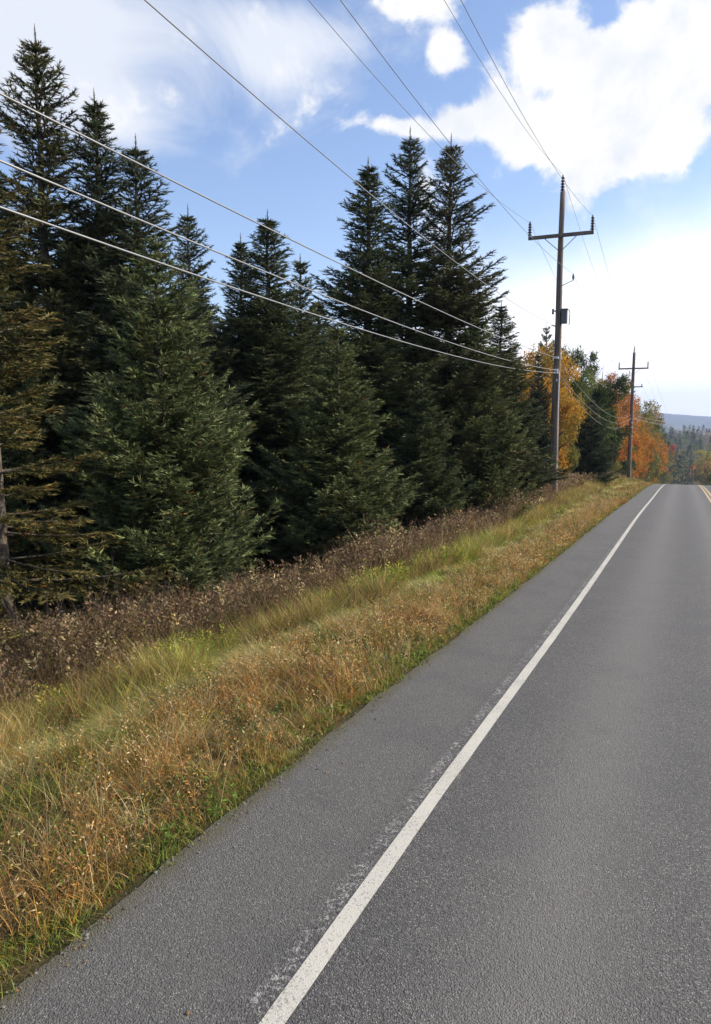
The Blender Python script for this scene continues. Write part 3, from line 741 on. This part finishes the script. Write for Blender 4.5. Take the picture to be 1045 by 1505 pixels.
p2, rb = pole('farther wooden pole with two crossarms, in front of the orange maples', P2_[0], P2_[1], H2, .235, .15, H2 - 1.75, 3.1)
MB().box((0, -.22, H2 - 3.75), (2.1, .10, .11)).build('crossarm', M['wood'], p2, False, .008)
for sx in (-.95, -.5, .95): insulator(p2, sx, -.22, H2 - 3.69, 2, .24, .05)
for zz in (6.7, 6.2, 5.2): MB().box((.1, -.2, zz), (.2, .12, .16)).build('cable_clamp', M['white'], p2, False, .01)
MB().tube([(.15, -.13, .1), (.13, -.1, 9.0)], .012, 6).build('ground_lead', M['white'], p2)

fx, fy = at(1019, 690, 240)
HF = ray(1013, 688)[2] * 240
def wire(name, label, segs, r_, mat, cat, group):
    """segs: list of (A, B, k) parabolas with sag k"""
    pts = []
    for (A, B, k) in segs:
        A = Vector(A); B = Vector(B); n = 44
        for i in range(n + (1 if (A, B, k) == segs[-1] or segs[-1][1] == tuple(B) else 0)):
            t = i / n; p = A.lerp(B, t); p.z -= 4 * k * t * (1 - t); pts.append(p)
    o = MB().tube(pts, r_, 6).build(name, mat); tag(o, label, cat, group); return o
Y0 = 35.3 - 53
def W(z1, k, S1, x1, y1, z2, S2, x2, y2, z3=None, x3=None, y3=None, S3=1.2):
    A = (x1 if z1 > 5 else x1, Y0, z1 + k + CAMZ); B = (x1, y1, z1 + CAMZ); C_ = (x2, y2, z2 + CAMZ)
    sg = [(A, B, S1), (B, C_, S2)]
    if z3 is not None: sg.append((C_, (x3, y3, z3 + CAMZ), S3))
    return sg
GP = 'thin bare power wires at the top of the poles'; GC = 'thick low cables strung along the poles'
ya = P1[1] - .2
H2z = H2 + zb2 - CAMZ
wire('power_wire', 'thin wire on the left end of the crossarms, left of the two left high wires', W(8.97, 3, 2.4, P1[0] - 1.37, ya, H2z - .98, 1.6, P2_[0] - 1.5, 88.4, HF - .8, fx - 1.2, fy, 2.2), .0072, M['wire'], 'power line', GP)
wire('power_wire', 'thin wire running to the very top of the nearest pole', W(10.92, 3, 2.65, P1[0], P1[1], H2z + .72, 1.6, P2_[0], P2_[1], HF, fx, fy, 2.2), .0072, M['wire'], 'power line', GP)
wire('power_wire', 'thin wire on the right end of the crossarms, right of all high wires', W(8.97, 3, 2.6, P1[0] + 1.37, ya, H2z - .98, 1.6, P2_[0] + 1.5, 88.4, HF - .8, fx + 1.2, fy, 2.2), .0072, M['wire'], 'power line', GP)
wire('power_wire', 'thin wire to the small side arm below the crossarm of the nearest pole', W(6.60, 3, 1.9, P1[0] + .6, P1[1], H2z - 3.45, 1.6, P2_[0] + .95, 88.4, HF - 3, fx, fy, 2.2), .0072, M['wire'], 'power line', GP)
wire('power_wire', 'lone pale wire crossing the three tall spruces towards the grey box on the nearest pole', W(4.36, 3, 1.36, P1[0] - .15, ya, H2z - 3.45, 1.4, P2_[0] - .95, 88.4), .009, M['cable'], 'power line', GP)
zc = ray(925, 611)[2] * 83 + CAMZ - CAMZ
wire('overhead_cable', 'uppermost of the three thick pale cables crossing in front of the spruces', W(2.90, .85, .61, P1[0], ya, .78, 1.25, P2_[0], 88.4, -2.3, 20, 135, .9), .0102, M['cable'], 'cable', GC)
wire('overhead_cable', 'middle one of the three thick pale cables crossing in front of the spruces', W(2.35, 1.38, .93, P1[0], ya, .45, 1.35, P2_[0], 88.4, -2.8, 20, 135, .9), .0102, M['cable'], 'cable', GC)
wire('overhead_cable', 'lowest of the three thick pale cables crossing in front of the spruces', W(2.23, 1.08, 1.03, P1[0], ya, .40, 1.75, P2_[0], 88.4, -3.0, 20, 135, 1.0), .0102, M['cable'], 'cable', GC)

# ------------------------------------------------------------------ shed behind the pole, car and far pole beyond the crest
x, y = at(793, 690, 39.5)
zg = gz(x, y); sh = empty('shed', (x, y, zg - .1), PSI); tag(sh, 'small dark flat roofed shed in the shade left of the nearest pole', 'shed')
MB().box((0, 0, .95), (1.15, 1.2, 1.9)).build('wall', M['shed'], sh, False, .01)
MB().box((0, 0, 1.95), (1.3, 1.35, .09)).build('roof', M['shed'], sh, False, .01)
MB().box((.1, -.615, .85), (.65, .03, 1.6)).build('door', M['shed'], sh, False, .005)

cy = 196.; cxp = float(bend(cy)) + .1; zc_ = float(E(cy)); car = empty('parked_car', (cxp - .2, cy, zc_)); tag(car, 'dark car far down the road, only its roof showing over the crest', 'car')
def profile(pts, wd, name, mat, inset=0, parent=car, bevel=.05):
    n = len(pts); vs = [(-wd / 2 + (inset if z > .95 else 0), y, z) for (y, z) in pts] + [(wd / 2 - (inset if z > .95 else 0), y, z) for (y, z) in pts]
    fs = [tuple(range(n))[::-1], tuple(range(n, 2 * n))] + [(i, (i + 1) % n, n + (i + 1) % n, n + i) for i in range(n)]
    mb = MB(); mb.add(vs, fs); return mb.build(name, mat, parent, False, bevel)
profile([(-2.2, .3), (-2.25, .85), (-2.0, 1.0), (-1.7, 1.02), (-1.1, 1.44), (.4, 1.47), (1.15, 1.0), (2.1, .82), (2.2, .35)], 1.78, 'body', M['cardark'], .16)
profile([(-1.74, 1.03), (-1.16, 1.40), (-1.14, 1.40), (-1.70, 1.03)], 1.4, 'rear_window', M['glass'], .12, bevel=0)
for sx in (-1, 1):
    MB().box((sx * .66, -2.24, .78), (.3, .06, .14)).build('tail_light', M['lamp'], car, False, .01)
    for sy in (-1.35, 1.35):
        MB().tube([(sx * .72, sy, .32), (sx * .92, sy, .32)], .32, 16).build('wheel', M['rubber'], car)
fx, fy = at(1019, 690, 240)
fp = empty('utility_pole', (fx, fy, gz(fx, fy))); tag(fp, 'faint slender pole far down in the valley beyond the crest', 'utility pole', 'wooden utility poles beside the road')
hh = ray(1013, 688)[2] * 240 + CAMZ - gz(fx, fy)
MB().tube([(0, 0, -.3), (0, 0, hh)], [.17, .11], 8).build('pole_shaft', M['wood'], fp)
MB().box((0, -.15, hh - .8), (2.6, .1, .12)).build('crossarm', M['wood'], fp, False)

# ------------------------------------------------------------------ verge vegetation
def zonef(y): return 4.4 / np.interp(y, [0, 6, 9, 14, 30, 36, 60, 110], [4.5, 4.3, 3.6, 2.8, 2.6, 3.2, 3.4, 3.4])   # the brush closes in on the road with distance
def blades(x, y, h, wd, lean, az, col, bendk=.35, segs=3, zoff=0):
    """grass blades: curved tapering ribbons"""
    n = len(x); base = np.stack([x, y, ground(x, y) + zoff], -1)
    dv = np.stack([np.cos(az), np.sin(az)], -1); fa = rng.uniform(0, 2 * np.pi, n); sv = np.stack([np.cos(fa), np.sin(fa), np.zeros(n)], -1)
    rows = []
    for i in range(segs + 1):
        t = i / segs; hor = (lean * t + bendk * t * t) * h; ver = h * t * np.sqrt(np.clip(1 - (lean * .75 + bendk * t * .75) ** 2, .08, 1))
        c = base + np.concatenate([dv * hor[:, None], ver[:, None]], 1)
        wv = (wd * (1 - t) ** .7)[:, None] if i < segs else None
        if i < segs: rows += [c - sv * wv * .5, c + sv * wv * .5]
        else: rows += [c]
    Vt = np.stack(rows, 1); k = Vt.shape[1]; o = (np.arange(n) * k)[:, None, None]
    tr = []
    for i in range(segs - 1):
        a = 2 * i; tr += [[a, a + 1, a + 3], [a, a + 3, a + 2]]
    a = 2 * (segs - 1); tr += [[a, a + 1, a + 2]]
    T = (np.array(tr)[None] + o).reshape(-1, 3)
    C = np.repeat(col, k, 0).reshape(n, k, 3)
    return Vt.reshape(-1, 3), T, C.reshape(-1, 3)
class Acc:
    def __init__(s): s.V = []; s.T = []; s.C = []; s.n = 0
    def add(s, q):
        v, t, c = q; s.V.append(v); s.T.append(t + s.n); s.C.append(c); s.n += len(v)
    def build(s, name, label, cat):
        o = link(name, mesh_np(name, np.concatenate(s.V), np.concatenate(s.T), M['grass'], col=np.concatenate(s.C))); tag(o, label, cat, kind='stuff'); return o
def pal(n, cols, p): 
    c = np.array(cols)[rng.choice(len(cols), n, p=np.array(p) / sum(p))]; return c * rng.uniform(.55, 1.5, (n, 1)) * rng.uniform(.93, 1.07, (n, 3))
STR = (.56, .44, .21); RUST = (.44, .215, .055); BRN = (.32, .20, .07); GRN = (.11, .16, .03); YG = (.35, .36, .055); PG = (.38, .36, .14); MAU = (.175, .115, .055); ORG = (.46, .26, .06)
bands = [(-3, .8, 700, .005), (.8, 5, 3800, .0038), (5, 10, 2900, .0048), (10, 20, 1500, .0075), (20, 42, 700, .013), (42, 112, 230, .03)]
A_brown, A_mown, A_moss, A_tall = Acc(), Acc(), Acc(), Acc()
for (ya_, yb_, dens, wd) in bands:
    sg = 4 if yb_ < 11 else 3 if yb_ < 21 else 2
    def wob(s_, y): return s_ + (fbm(y / 1.6, y * 0 + 7.7, 4) - .5) * 2.4 * sst(s_, .4, 1.7)
    def samp(x0, x1, dn):
        area = (x1 - x0) * (yb_ - ya_); n = int(area * dens * dn)
        return rng.uniform(x0, x1, n), rng.uniform(ya_, yb_, n)
    # 1 rusty weeds next to the road
    s_, y = samp(.06, 2.15, 1.0); x = EDGE_L - wob(s_, y) / zonef(y)
    cl = fbm(x / .22, y / .22, 3); big = fbm(x / .8 + 3, y / .8, 3)
    keep = (rng.random(len(x)) < .22 + 2.2 * np.clip(cl - .35, 0, 1)) & (rng.random(len(x)) < 1.1 - sst(s_, 1.3, 2.1)); x, y, cl, big, s_ = [q[keep] for q in (x, y, cl, big, s_)]
    n = len(x); gk = np.clip((big - .5) * 3 + .12 * (1 - sst(s_, .1, .5)), 0, .7)
    c = pal(n, [RUST, BRN, STR, ORG, MAU, YG], [34, 24, 16, 16, 7, 6]); gsel = rng.random(n) < .18 + gk; c[gsel] = pal(int(gsel.sum()), [GRN, YG], [60, 40])
    pt = fbm(x / .42 + 70, y / .75, 3); br_ = .42 + 1.05 * fbm(x / .3 + 5, y / .3 + 40, 2)
    for lo_, hi_, cols, pr in [(0, .40, [GRN, YG, BRN], [4, 3, 2]), (.40, .47, [STR, PG, BRN], [4, 2, 2]), (.60, 1, [MAU, BRN, RUST], [3, 3, 2])]:
        q_ = (pt >= lo_) & (pt < hi_) & (rng.random(n) < .72); c[q_] = pal(int(q_.sum()), cols, pr)
    c = c * br_[:, None]
    h = (.05 + .27 * cl) * rng.uniform(.5, 1.25, n) * (.35 + .65 * sst(s_, .0, .45)); h[gsel] *= .65
    A_brown.add(blades(x, y, h, np.full(n, wd) * rng.uniform(.6, 1.6, n), rng.uniform(.05, .65, n), rng.uniform(0, 6.28, n), c, .5, sg))
    # 2 mown pale grass, flopped over
    s_, y = samp(1.55, 3.9, .85); x = EDGE_L - wob(s_, y) / zonef(y)
    cl = fbm(x / .5 + 7, y / .5, 3); big = fbm(x / 1.6 + 3, y / 2.4 + 5, 3)
    keep = rng.random(len(x)) < .10 + 2.2 * np.clip(cl - .25, 0, 1); x, y, cl, big, s_ = [q[keep] for q in (x, y, cl, big, s_)]; n = len(x)
    c = pal(n, [PG, STR, YG, (.50, .41, .19), BRN], [26, 28, 16, 26, 10]); gsel = rng.random(n) < np.clip((big - .45) * 5, .05, .85); c[gsel] = pal(int(gsel.sum()), [(.13, .19, .04), YG], [55, 45])
    pt = fbm(x / .6 + 20, y / 1.1 + 9, 3); br_ = .55 + .95 * fbm(x / .35 + 5, y / .5 + 40, 2)
    for lo_, hi_, cols, pr in [(0, .38, [(.10, .13, .03), BRN, GRN], [3, 3, 3]), (.38, .45, [(.20, .27, .05), YG], [3, 2]), (.58, .66, [BRN, RUST, STR], [3, 2, 2]), (.66, 1, [(.66, .57, .30), (.50, .48, .20)], [1, 1])]:
        q_ = (pt >= lo_) & (pt < hi_) & (rng.random(n) < .75); c[q_] = pal(int(q_.sum()), cols, pr)
    c = c * br_[:, None]
    azc = 1.2 + 5.0 * fbm(x / .7, y / .7, 2)
    A_mown.add(blades(x, y, (.05 + .24 * cl) * rng.uniform(.5, 1.35, n), np.full(n, wd) * rng.uniform(.6, 1.2, n), rng.uniform(.35, .9, n), azc + rng.normal(size=n) * .95, c, .45, sg))
    # moss and clover fringe
    s_, y = samp(-.05, .28, 1.6); x = EDGE_L - s_
    keep = rng.random(len(x)) < np.clip((fbm(x / .3, y / .3, 2) - .35) * 4, 0, 1) * (.25 + sst(s_, .0, .1)); x, y = x[keep], y[keep]; n = len(x)
    A_moss.add(blades(x, y, rng.uniform(.02, .075, n), np.full(n, wd * 1.7), rng.uniform(.2, .8, n), rng.uniform(0, 6.28, n), pal(n, [(.13, .19, .03), (.22, .24, .04), (.25, .19, .07)], [4, 4, 2]), .3, 2, .0))
    # 3 taller yellow green grass before the brush
    s_, y = samp(2.9, 5.3, .80); x = EDGE_L - wob(s_, y) / zonef(y)
    cl = fbm(x / .6 + 11, y / .6, 3); big = fbm(x / 1.5 + 30, y / 1.5, 2); keep = rng.random(len(x)) < .3 + 1.1 * cl; x, y, cl, big = [q[keep] for q in (x, y, cl, big)]; n = len(x)
    c = pal(n, [YG, PG, STR, BRN, GRN, RUST], [16, 9, 18, 28, 13, 17])
    pt = fbm(x / .7 + 90, y / .9 + 9, 3); br_ = .6 + .85 * fbm(x / .35 + 5, y / .4 + 40, 2)
    for lo_, hi_, cols, pr in [(0, .42, [MAU, BRN, GRN], [3, 4, 2]), (.60, 1, [(.24, .30, .05), YG, STR], [3, 3, 1])]:
        q_ = (pt >= lo_) & (pt < hi_) & (rng.random(n) < .75); c[q_] = pal(int(q_.sum()), cols, pr)
    c = c * br_[:, None]
    A_tall.add(blades(x, y, (.14 + .70 * cl ** 1.3) * rng.uniform(.4, 1.3, n), np.full(n, wd) * rng.uniform(.7, 1.4, n), rng.uniform(.02, .5, n), rng.uniform(0, 6.28, n), c, .35, sg))
    # low grass at the feet of the brush
    s_, y = samp(4.9, 7.2, .30); x = EDGE_L - s_ / zonef(y); n = len(x)
    A_tall.add(blades(x, y, rng.uniform(.15, .5, n), np.full(n, wd * 1.2), rng.uniform(.02, .5, n), rng.uniform(0, 6.28, n), pal(n, [MAU, BRN, STR, GRN], [4, 3, 2, 1]), .35, sg))
# tussocks: blades fanning out of one foot
def tussocks(acc, nt, y0, y1, s0, s1, cols, pr, hh, wd, nb, k=1.):
    ty = rng.uniform(y0, y1, nt); tsx = EDGE_L - rng.uniform(s0, s1, nt) / zonef(ty); keep = fbm(tsx / .8 + 60, ty / .8, 2) > .44; ty, tsx = ty[keep], tsx[keep]; nt = len(ty)
    tc_ = pal(nt, cols, pr); th = hh * rng.uniform(.5, 1.3, nt); i = np.repeat(np.arange(nt), nb); n = len(i); a = rng.uniform(0, 6.28, n); r_ = .09 * k * np.sqrt(rng.random(n))
    acc.add(blades(tsx[i] + np.cos(a) * r_, ty[i] + np.sin(a) * r_, th[i] * rng.uniform(.5, 1.15, n), np.full(n, wd), rng.uniform(.1, .75, n), a + rng.normal(size=n) * .4, tc_[i] * rng.uniform(.65, 1.35, (n, 1)), .5, 3))
for (y0, y1, k, wd) in [(1, 6, 1, .004), (6, 12, 1, .0055), (12, 22, 1.3, .009), (22, 42, 1.8, .016)]:
    q = (y1 - y0) / k ** 2
    tussocks(A_mown, int(26 * q), y0, y1, 1.2, 4.2, [STR, PG, YG, (.16, .21, .05), BRN], [4, 3, 3, 3, 3], .34, wd, 42, k)
    tussocks(A_brown, int(18 * q), y0, y1, .15, 2.2, [RUST, BRN, STR, GRN, YG, MAU, ORG], [5, 4, 2, 2.5, 1.5, 1.5, 3], .27, wd, 34, k)
    tussocks(A_tall, int(14 * q), y0, y1, 3.4, 5.2, [BRN, STR, YG, GRN, MAU], [4, 3, 3, 2, 3], .62, wd, 40, k)
# right-hand verge, beyond the far lane
n = 26000; y = -3 + 113 * rng.random(n) ** 1.5; x = 5.75 + 6 * rng.random(n)
A_mown.add(blades(x, y, rng.uniform(.1, .35, n), np.full(n, .02), rng.uniform(.1, .7, n), rng.uniform(0, 6.28, n), pal(n, [PG, STR, YG, BRN], [3, 3, 3, 2]), .4, 2))
A_brown.build('dry_weeds', 'rusty brown dry weeds growing in a band along the edge of the asphalt', 'weeds')
A_mown.build('grass', 'pale flattened grass between the rusty weeds and the tall growth', 'grass')
A_moss.build('moss', 'thin yellow green fringe of moss and sprouts on the asphalt edge', 'moss')
A_tall.build('tall_grass', 'tall yellow green and straw coloured grass in front of the dead brush', 'grass')

def weeds(xp, yp, h, stemc, leafc, nl, lsz, topn, topc, tops, wd, up=.5, acc=None, spread=.25, lw=.16):
    """upright weeds: stem ribbon, side leaves, fuzzy head"""
    n = len(xp); zb = ground(xp, yp); az = rng.uniform(0, 6.28, n); ln = rng.uniform(0, spread, n)
    dx = np.cos(az) * ln * h; dy = np.sin(az) * ln * h
    acc.add(blades(xp, yp, h, wd, ln, az, stemc, .12, 2))
    def scat(k, t, rad, size, wid, col, upk):
        size = np.asarray(size)
        i = np.repeat(np.arange(n), k); m = len(i); tt = t(m); a = rng.uniform(0, 6.28, m)
        P = np.stack([xp[i] + dx[i] * tt + np.cos(a) * rad[i] * .1, yp[i] + dy[i] * tt + np.sin(a) * rad[i] * .1, zb[i] + h[i] * tt * .97], -1)
        D = np.stack([np.cos(a), np.sin(a), rng.normal(upk, .35, m)], -1); D /= np.linalg.norm(D, axis=1)[:, None]
        s = size[i] * rng.uniform(.5, 1.3, m); sdv = np.cross(D, rng.normal(size=(m, 3))); sdv /= np.linalg.norm(sdv, axis=1)[:, None]
        w_ = s * wid
        Vt = np.stack([P, P + D * (s * .5)[:, None] + sdv * w_[:, None], P + D * (s * .5)[:, None] - sdv * w_[:, None], P + D * s[:, None]], 1)
        o = (np.arange(m) * 4)[:, None, None]; T = (np.array([[0, 1, 2], [1, 3, 2]])[None] + o).reshape(-1, 3)
        acc.add((Vt.reshape(-1, 3), T, np.repeat(col[i] * rng.uniform(.7, 1.3, (m, 1)), 4, 0)))
    if nl: scat(nl, lambda m: rng.uniform(.2, .95, m), h * 0 + .1, lsz, lw, leafc, up)
    if topn: scat(topn, lambda m: rng.uniform(.82, 1.03, m), h * 0 + .3, tops, .22, topc, .7)
B = Acc()
for (ya_, yb_, dens, k) in [(-1, 12, 75, 1.), (12, 24, 66, 1.2), (24, 42, 52, 1.6), (42, 112, 16, 2.4)]:
    n = int((yb_ - ya_) * 3.4 * dens * 1.1); y = rng.uniform(ya_, yb_, n); s_ = rng.uniform(4.0, 8.0, n); x = EDGE_L - s_ / zonef(y)
    pn = fbm(x / .9 + 50, y / .9, 3)
    keep = (rng.random(n) < sst(s_, 3.9, 4.7) * (.35 + 1.2 * pn)) & ~((np.abs(x - P1[0]) < .3) & (np.abs(y - P1[1]) < .5)); x, y, s_, pn = x[keep], y[keep], s_[keep], pn[keep]; n = len(x)
    h = (.34 + 1.25 * pn ** 1.2) * rng.uniform(.6, 1.15, n) * (1 - .15 * sst(y, 32, 45))
    weeds(x, y, h, pal(n, [MAU, BRN, (.10, .07, .05)], [5, 3, 3]), pal(n, [(.12, .080, .036), (.16, .105, .04), (.24, .125, .035), (.25, .19, .08), GRN, YG], [6, 5, 2.5, 1.5, 3, 2]), int(13 / k) + 4, np.full(n, .058 * k ** .8),
          int(14 / k) + 3, pal(n, [(.24, .165, .09), (.18, .115, .065), STR], [4, 6, 1]), np.full(n, .06 * k ** .8), np.full(n, .009 * k), 1.1, B, .28, .09)
for (ya_, yb_, dens, k) in [(-1, 12, 430, .0065), (12, 24, 270, .010), (24, 42, 150, .015)]:
    n = int((yb_ - ya_) * 3.4 * dens); y = rng.uniform(ya_, yb_, n); s_ = rng.uniform(3.8, 8.0, n); x = EDGE_L - s_ / zonef(y); pn = fbm(x / .9 + 50, y / .9, 3)
    keep = rng.random(n) < sst(s_, 3.8, 4.6) * (.3 + 1.1 * pn); x, y, pn = x[keep], y[keep], pn[keep]; n = len(x)
    B.add(blades(x, y, (.38 + 1.35 * pn ** 1.2) * rng.uniform(.5, 1.2, n), np.full(n, k), rng.uniform(0, .38, n), rng.uniform(0, 6.28, n), pal(n, [(.32, .22, .12), (.18, .12, .07), (.10, .066, .042), STR, (.15, .17, .04)], [3, 4, 4, 1, 1]), .18, 3))
B.build('dead_brush', 'dead mauve brown goldenrod brush standing along the foot of the spruces', 'brush')
G = Acc()
for (px, py, d, rad, n) in [(262, 955, 9.6, .55, 90), (215, 1000, 8.6, .5, 26), (330, 965, 10.4, .5, 20), (120, 985, 8.6, .6, 30), (560, 885, 12.6, .7, 90), (500, 912, 11.8, .4, 24), (640, 845, 15.5, .8, 60), (715, 808, 20, .9, 34), (805, 775, 27, 1.0, 24), (60, 1040, 7.4, .5, 16)]:
    x0, y0 = at(px, py, d); a = rng.uniform(0, 6.28, n); r_ = rad * np.sqrt(rng.random(n)); x = x0 + np.cos(a) * r_ * .7; y = y0 + np.sin(a) * r_
    k = 1 + max(0, d - 10) * .05
    ok = x < -3.3; x, y = x[ok], y[ok]; n = len(x)
    weeds(x, y, rng.uniform(.22, .6, n), pal(n, [(.12, .13, .03)], [1]), pal(n, [(.28, .33, .035), (.17, .22, .03), (.34, .28, .05)], [4, 4, 3]), 24, np.full(n, .055 * k), 5, pal(n, [(.45, .35, .04), (.3, .33, .05)], [1, 2]), np.full(n, .04 * k), np.full(n, .006 * k), .5, G)
G.build('leafy_weeds', 'patches of bright yellow green leafy weeds in front of the dead brush', 'weeds')
# green broad leaves among the rusty weeds by the asphalt
Lw = Acc()
for (ya_, yb_, n) in [(1, 6, 300), (6, 14, 360), (14, 40, 300)]:
    y = rng.uniform(ya_, yb_, n); x = EDGE_L - .06 - rng.random(n) ** 1.6 * 1.3; keep = fbm(x / .6 + 3, y / .6, 2) > .48; x, y = x[keep], y[keep]; n = len(x); k = 1 + .03 * y.mean()
    weeds(x, y, rng.uniform(.05, .16, n), pal(n, [GRN], [1]), pal(n, [(.11, .19, .03), (.18, .24, .035), (.07, .12, .02)], [4, 3, 3]), 9, np.full(n, .036 * k), 0, pal(n, [GRN], [1]), np.full(n, .03), np.full(n, .005), .35, Lw)
Lw.build('green_sprouts', 'low green broad leaved sprouts scattered along the asphalt edge', 'weeds')

Sd = Acc()
for (ya_, yb_, n) in [(.8, 6, 1900), (6, 14, 2200), (14, 36, 1900)]:
    y = rng.uniform(ya_, yb_, n); s_ = rng.uniform(.1, 1.75, n); x = EDGE_L - s_ / zonef(y); keep = fbm(x / .4 + 9, y / .4, 2) > .42; x, y = x[keep], y[keep]; n = len(x); k = 1 + .05 * y.mean()
    weeds(x, y, rng.uniform(.12, .40, n), pal(n, [STR, BRN, RUST], [2, 3, 2]), pal(n, [RUST, BRN, STR, ORG], [3, 3, 2, 2]), 6, np.full(n, .026 * k), 3, pal(n, [(.56, .44, .27), STR, (.42, .27, .12)], [2, 3, 3]), np.full(n, .014 * k), np.full(n, .0032 * k), .5, Sd, .5, .12)
Sd.build('seed_stalks', 'dry seed stalks with pale curled tips standing above the rusty weeds', 'weeds')

# bare twiggy saplings in front of the dark wood
def bare_shrub(label, x, y, H, seed):
    rg = random.Random(seed); mb = MB()
    root_z = gz(x, y)
    def grow(p, d, L, r_, lv):
        pts = [p]; q = Vector(p); dd = Vector(d)
        for i in range(4):
            dd = (dd + Vector((rg.uniform(-.22, .22), rg.uniform(-.22, .22), rg.uniform(-.02, .14)))).normalized(); q = q + dd * L / 4; pts.append(tuple(q))
            if lv < 3 and i: 
                s = Vector((rg.uniform(-1, 1), rg.uniform(-1, 1), rg.uniform(.3, 1))).normalized(); grow(tuple(q), (dd + s * .8).normalized(), L * .48, r_ * .5, lv + 1)
        mb.tube(pts, [r_ * (1 - .18 * i) for i in range(5)], 5)
    for k in range(5): grow((rg.uniform(-.08, .08), rg.uniform(-.08, .08), -.05), Vector((rg.uniform(-.3, .3), rg.uniform(-.3, .3), 1)).normalized(), H * rg.uniform(.7, 1), .009, 0)
    o = mb.build('bare_shrub', M['bark']); o.location = (x, y, root_z); tag(o, label, 'shrub')
for (lb, px, py, d, H, sd__) in [('leafless twiggy shrub sticking up out of the brush under the dense blue green spruce', 185, 930, 10.6, 1.35, 3),
                              ('leafless twiggy shrub at the far left beside the golden green spruce trunk', 55, 950, 9.8, 1.1, 4),
                              ('thin leafless sapling in the brush below the right side of the dense blue green spruce', 330, 900, 12.6, 1.3, 6)]:
    x, y = at(px, py, d); bare_shrub(lb, x, y, H, sd__)

# ------------------------------------------------------------------ haze
hz = MB().box((0, 3400, 75), (4700, 7400, 340)).build('haze', None if False else M['soil'], None, False)
m_ = bpy.data.materials.new('haze_air'); m_.use_nodes = True; tt = m_.node_tree; tt.nodes.clear()
pv = tt.nodes.new('ShaderNodeVolumePrincipled'); pv.inputs['Color'].default_value = (.56, .70, 1, 1); pv.inputs['Density'].default_value = 1.7e-4; pv.inputs['Anisotropy'].default_value = .2
oo = tt.nodes.new('ShaderNodeOutputMaterial'); tt.links.new(pv.outputs[0], oo.inputs['Volume'])
hz.data.materials.clear(); hz.data.materials.append(m_); tag(hz, kind='stuff')
hz['label'] = 'thin pale blue haze over the valley'; hz['category'] = 'haze'
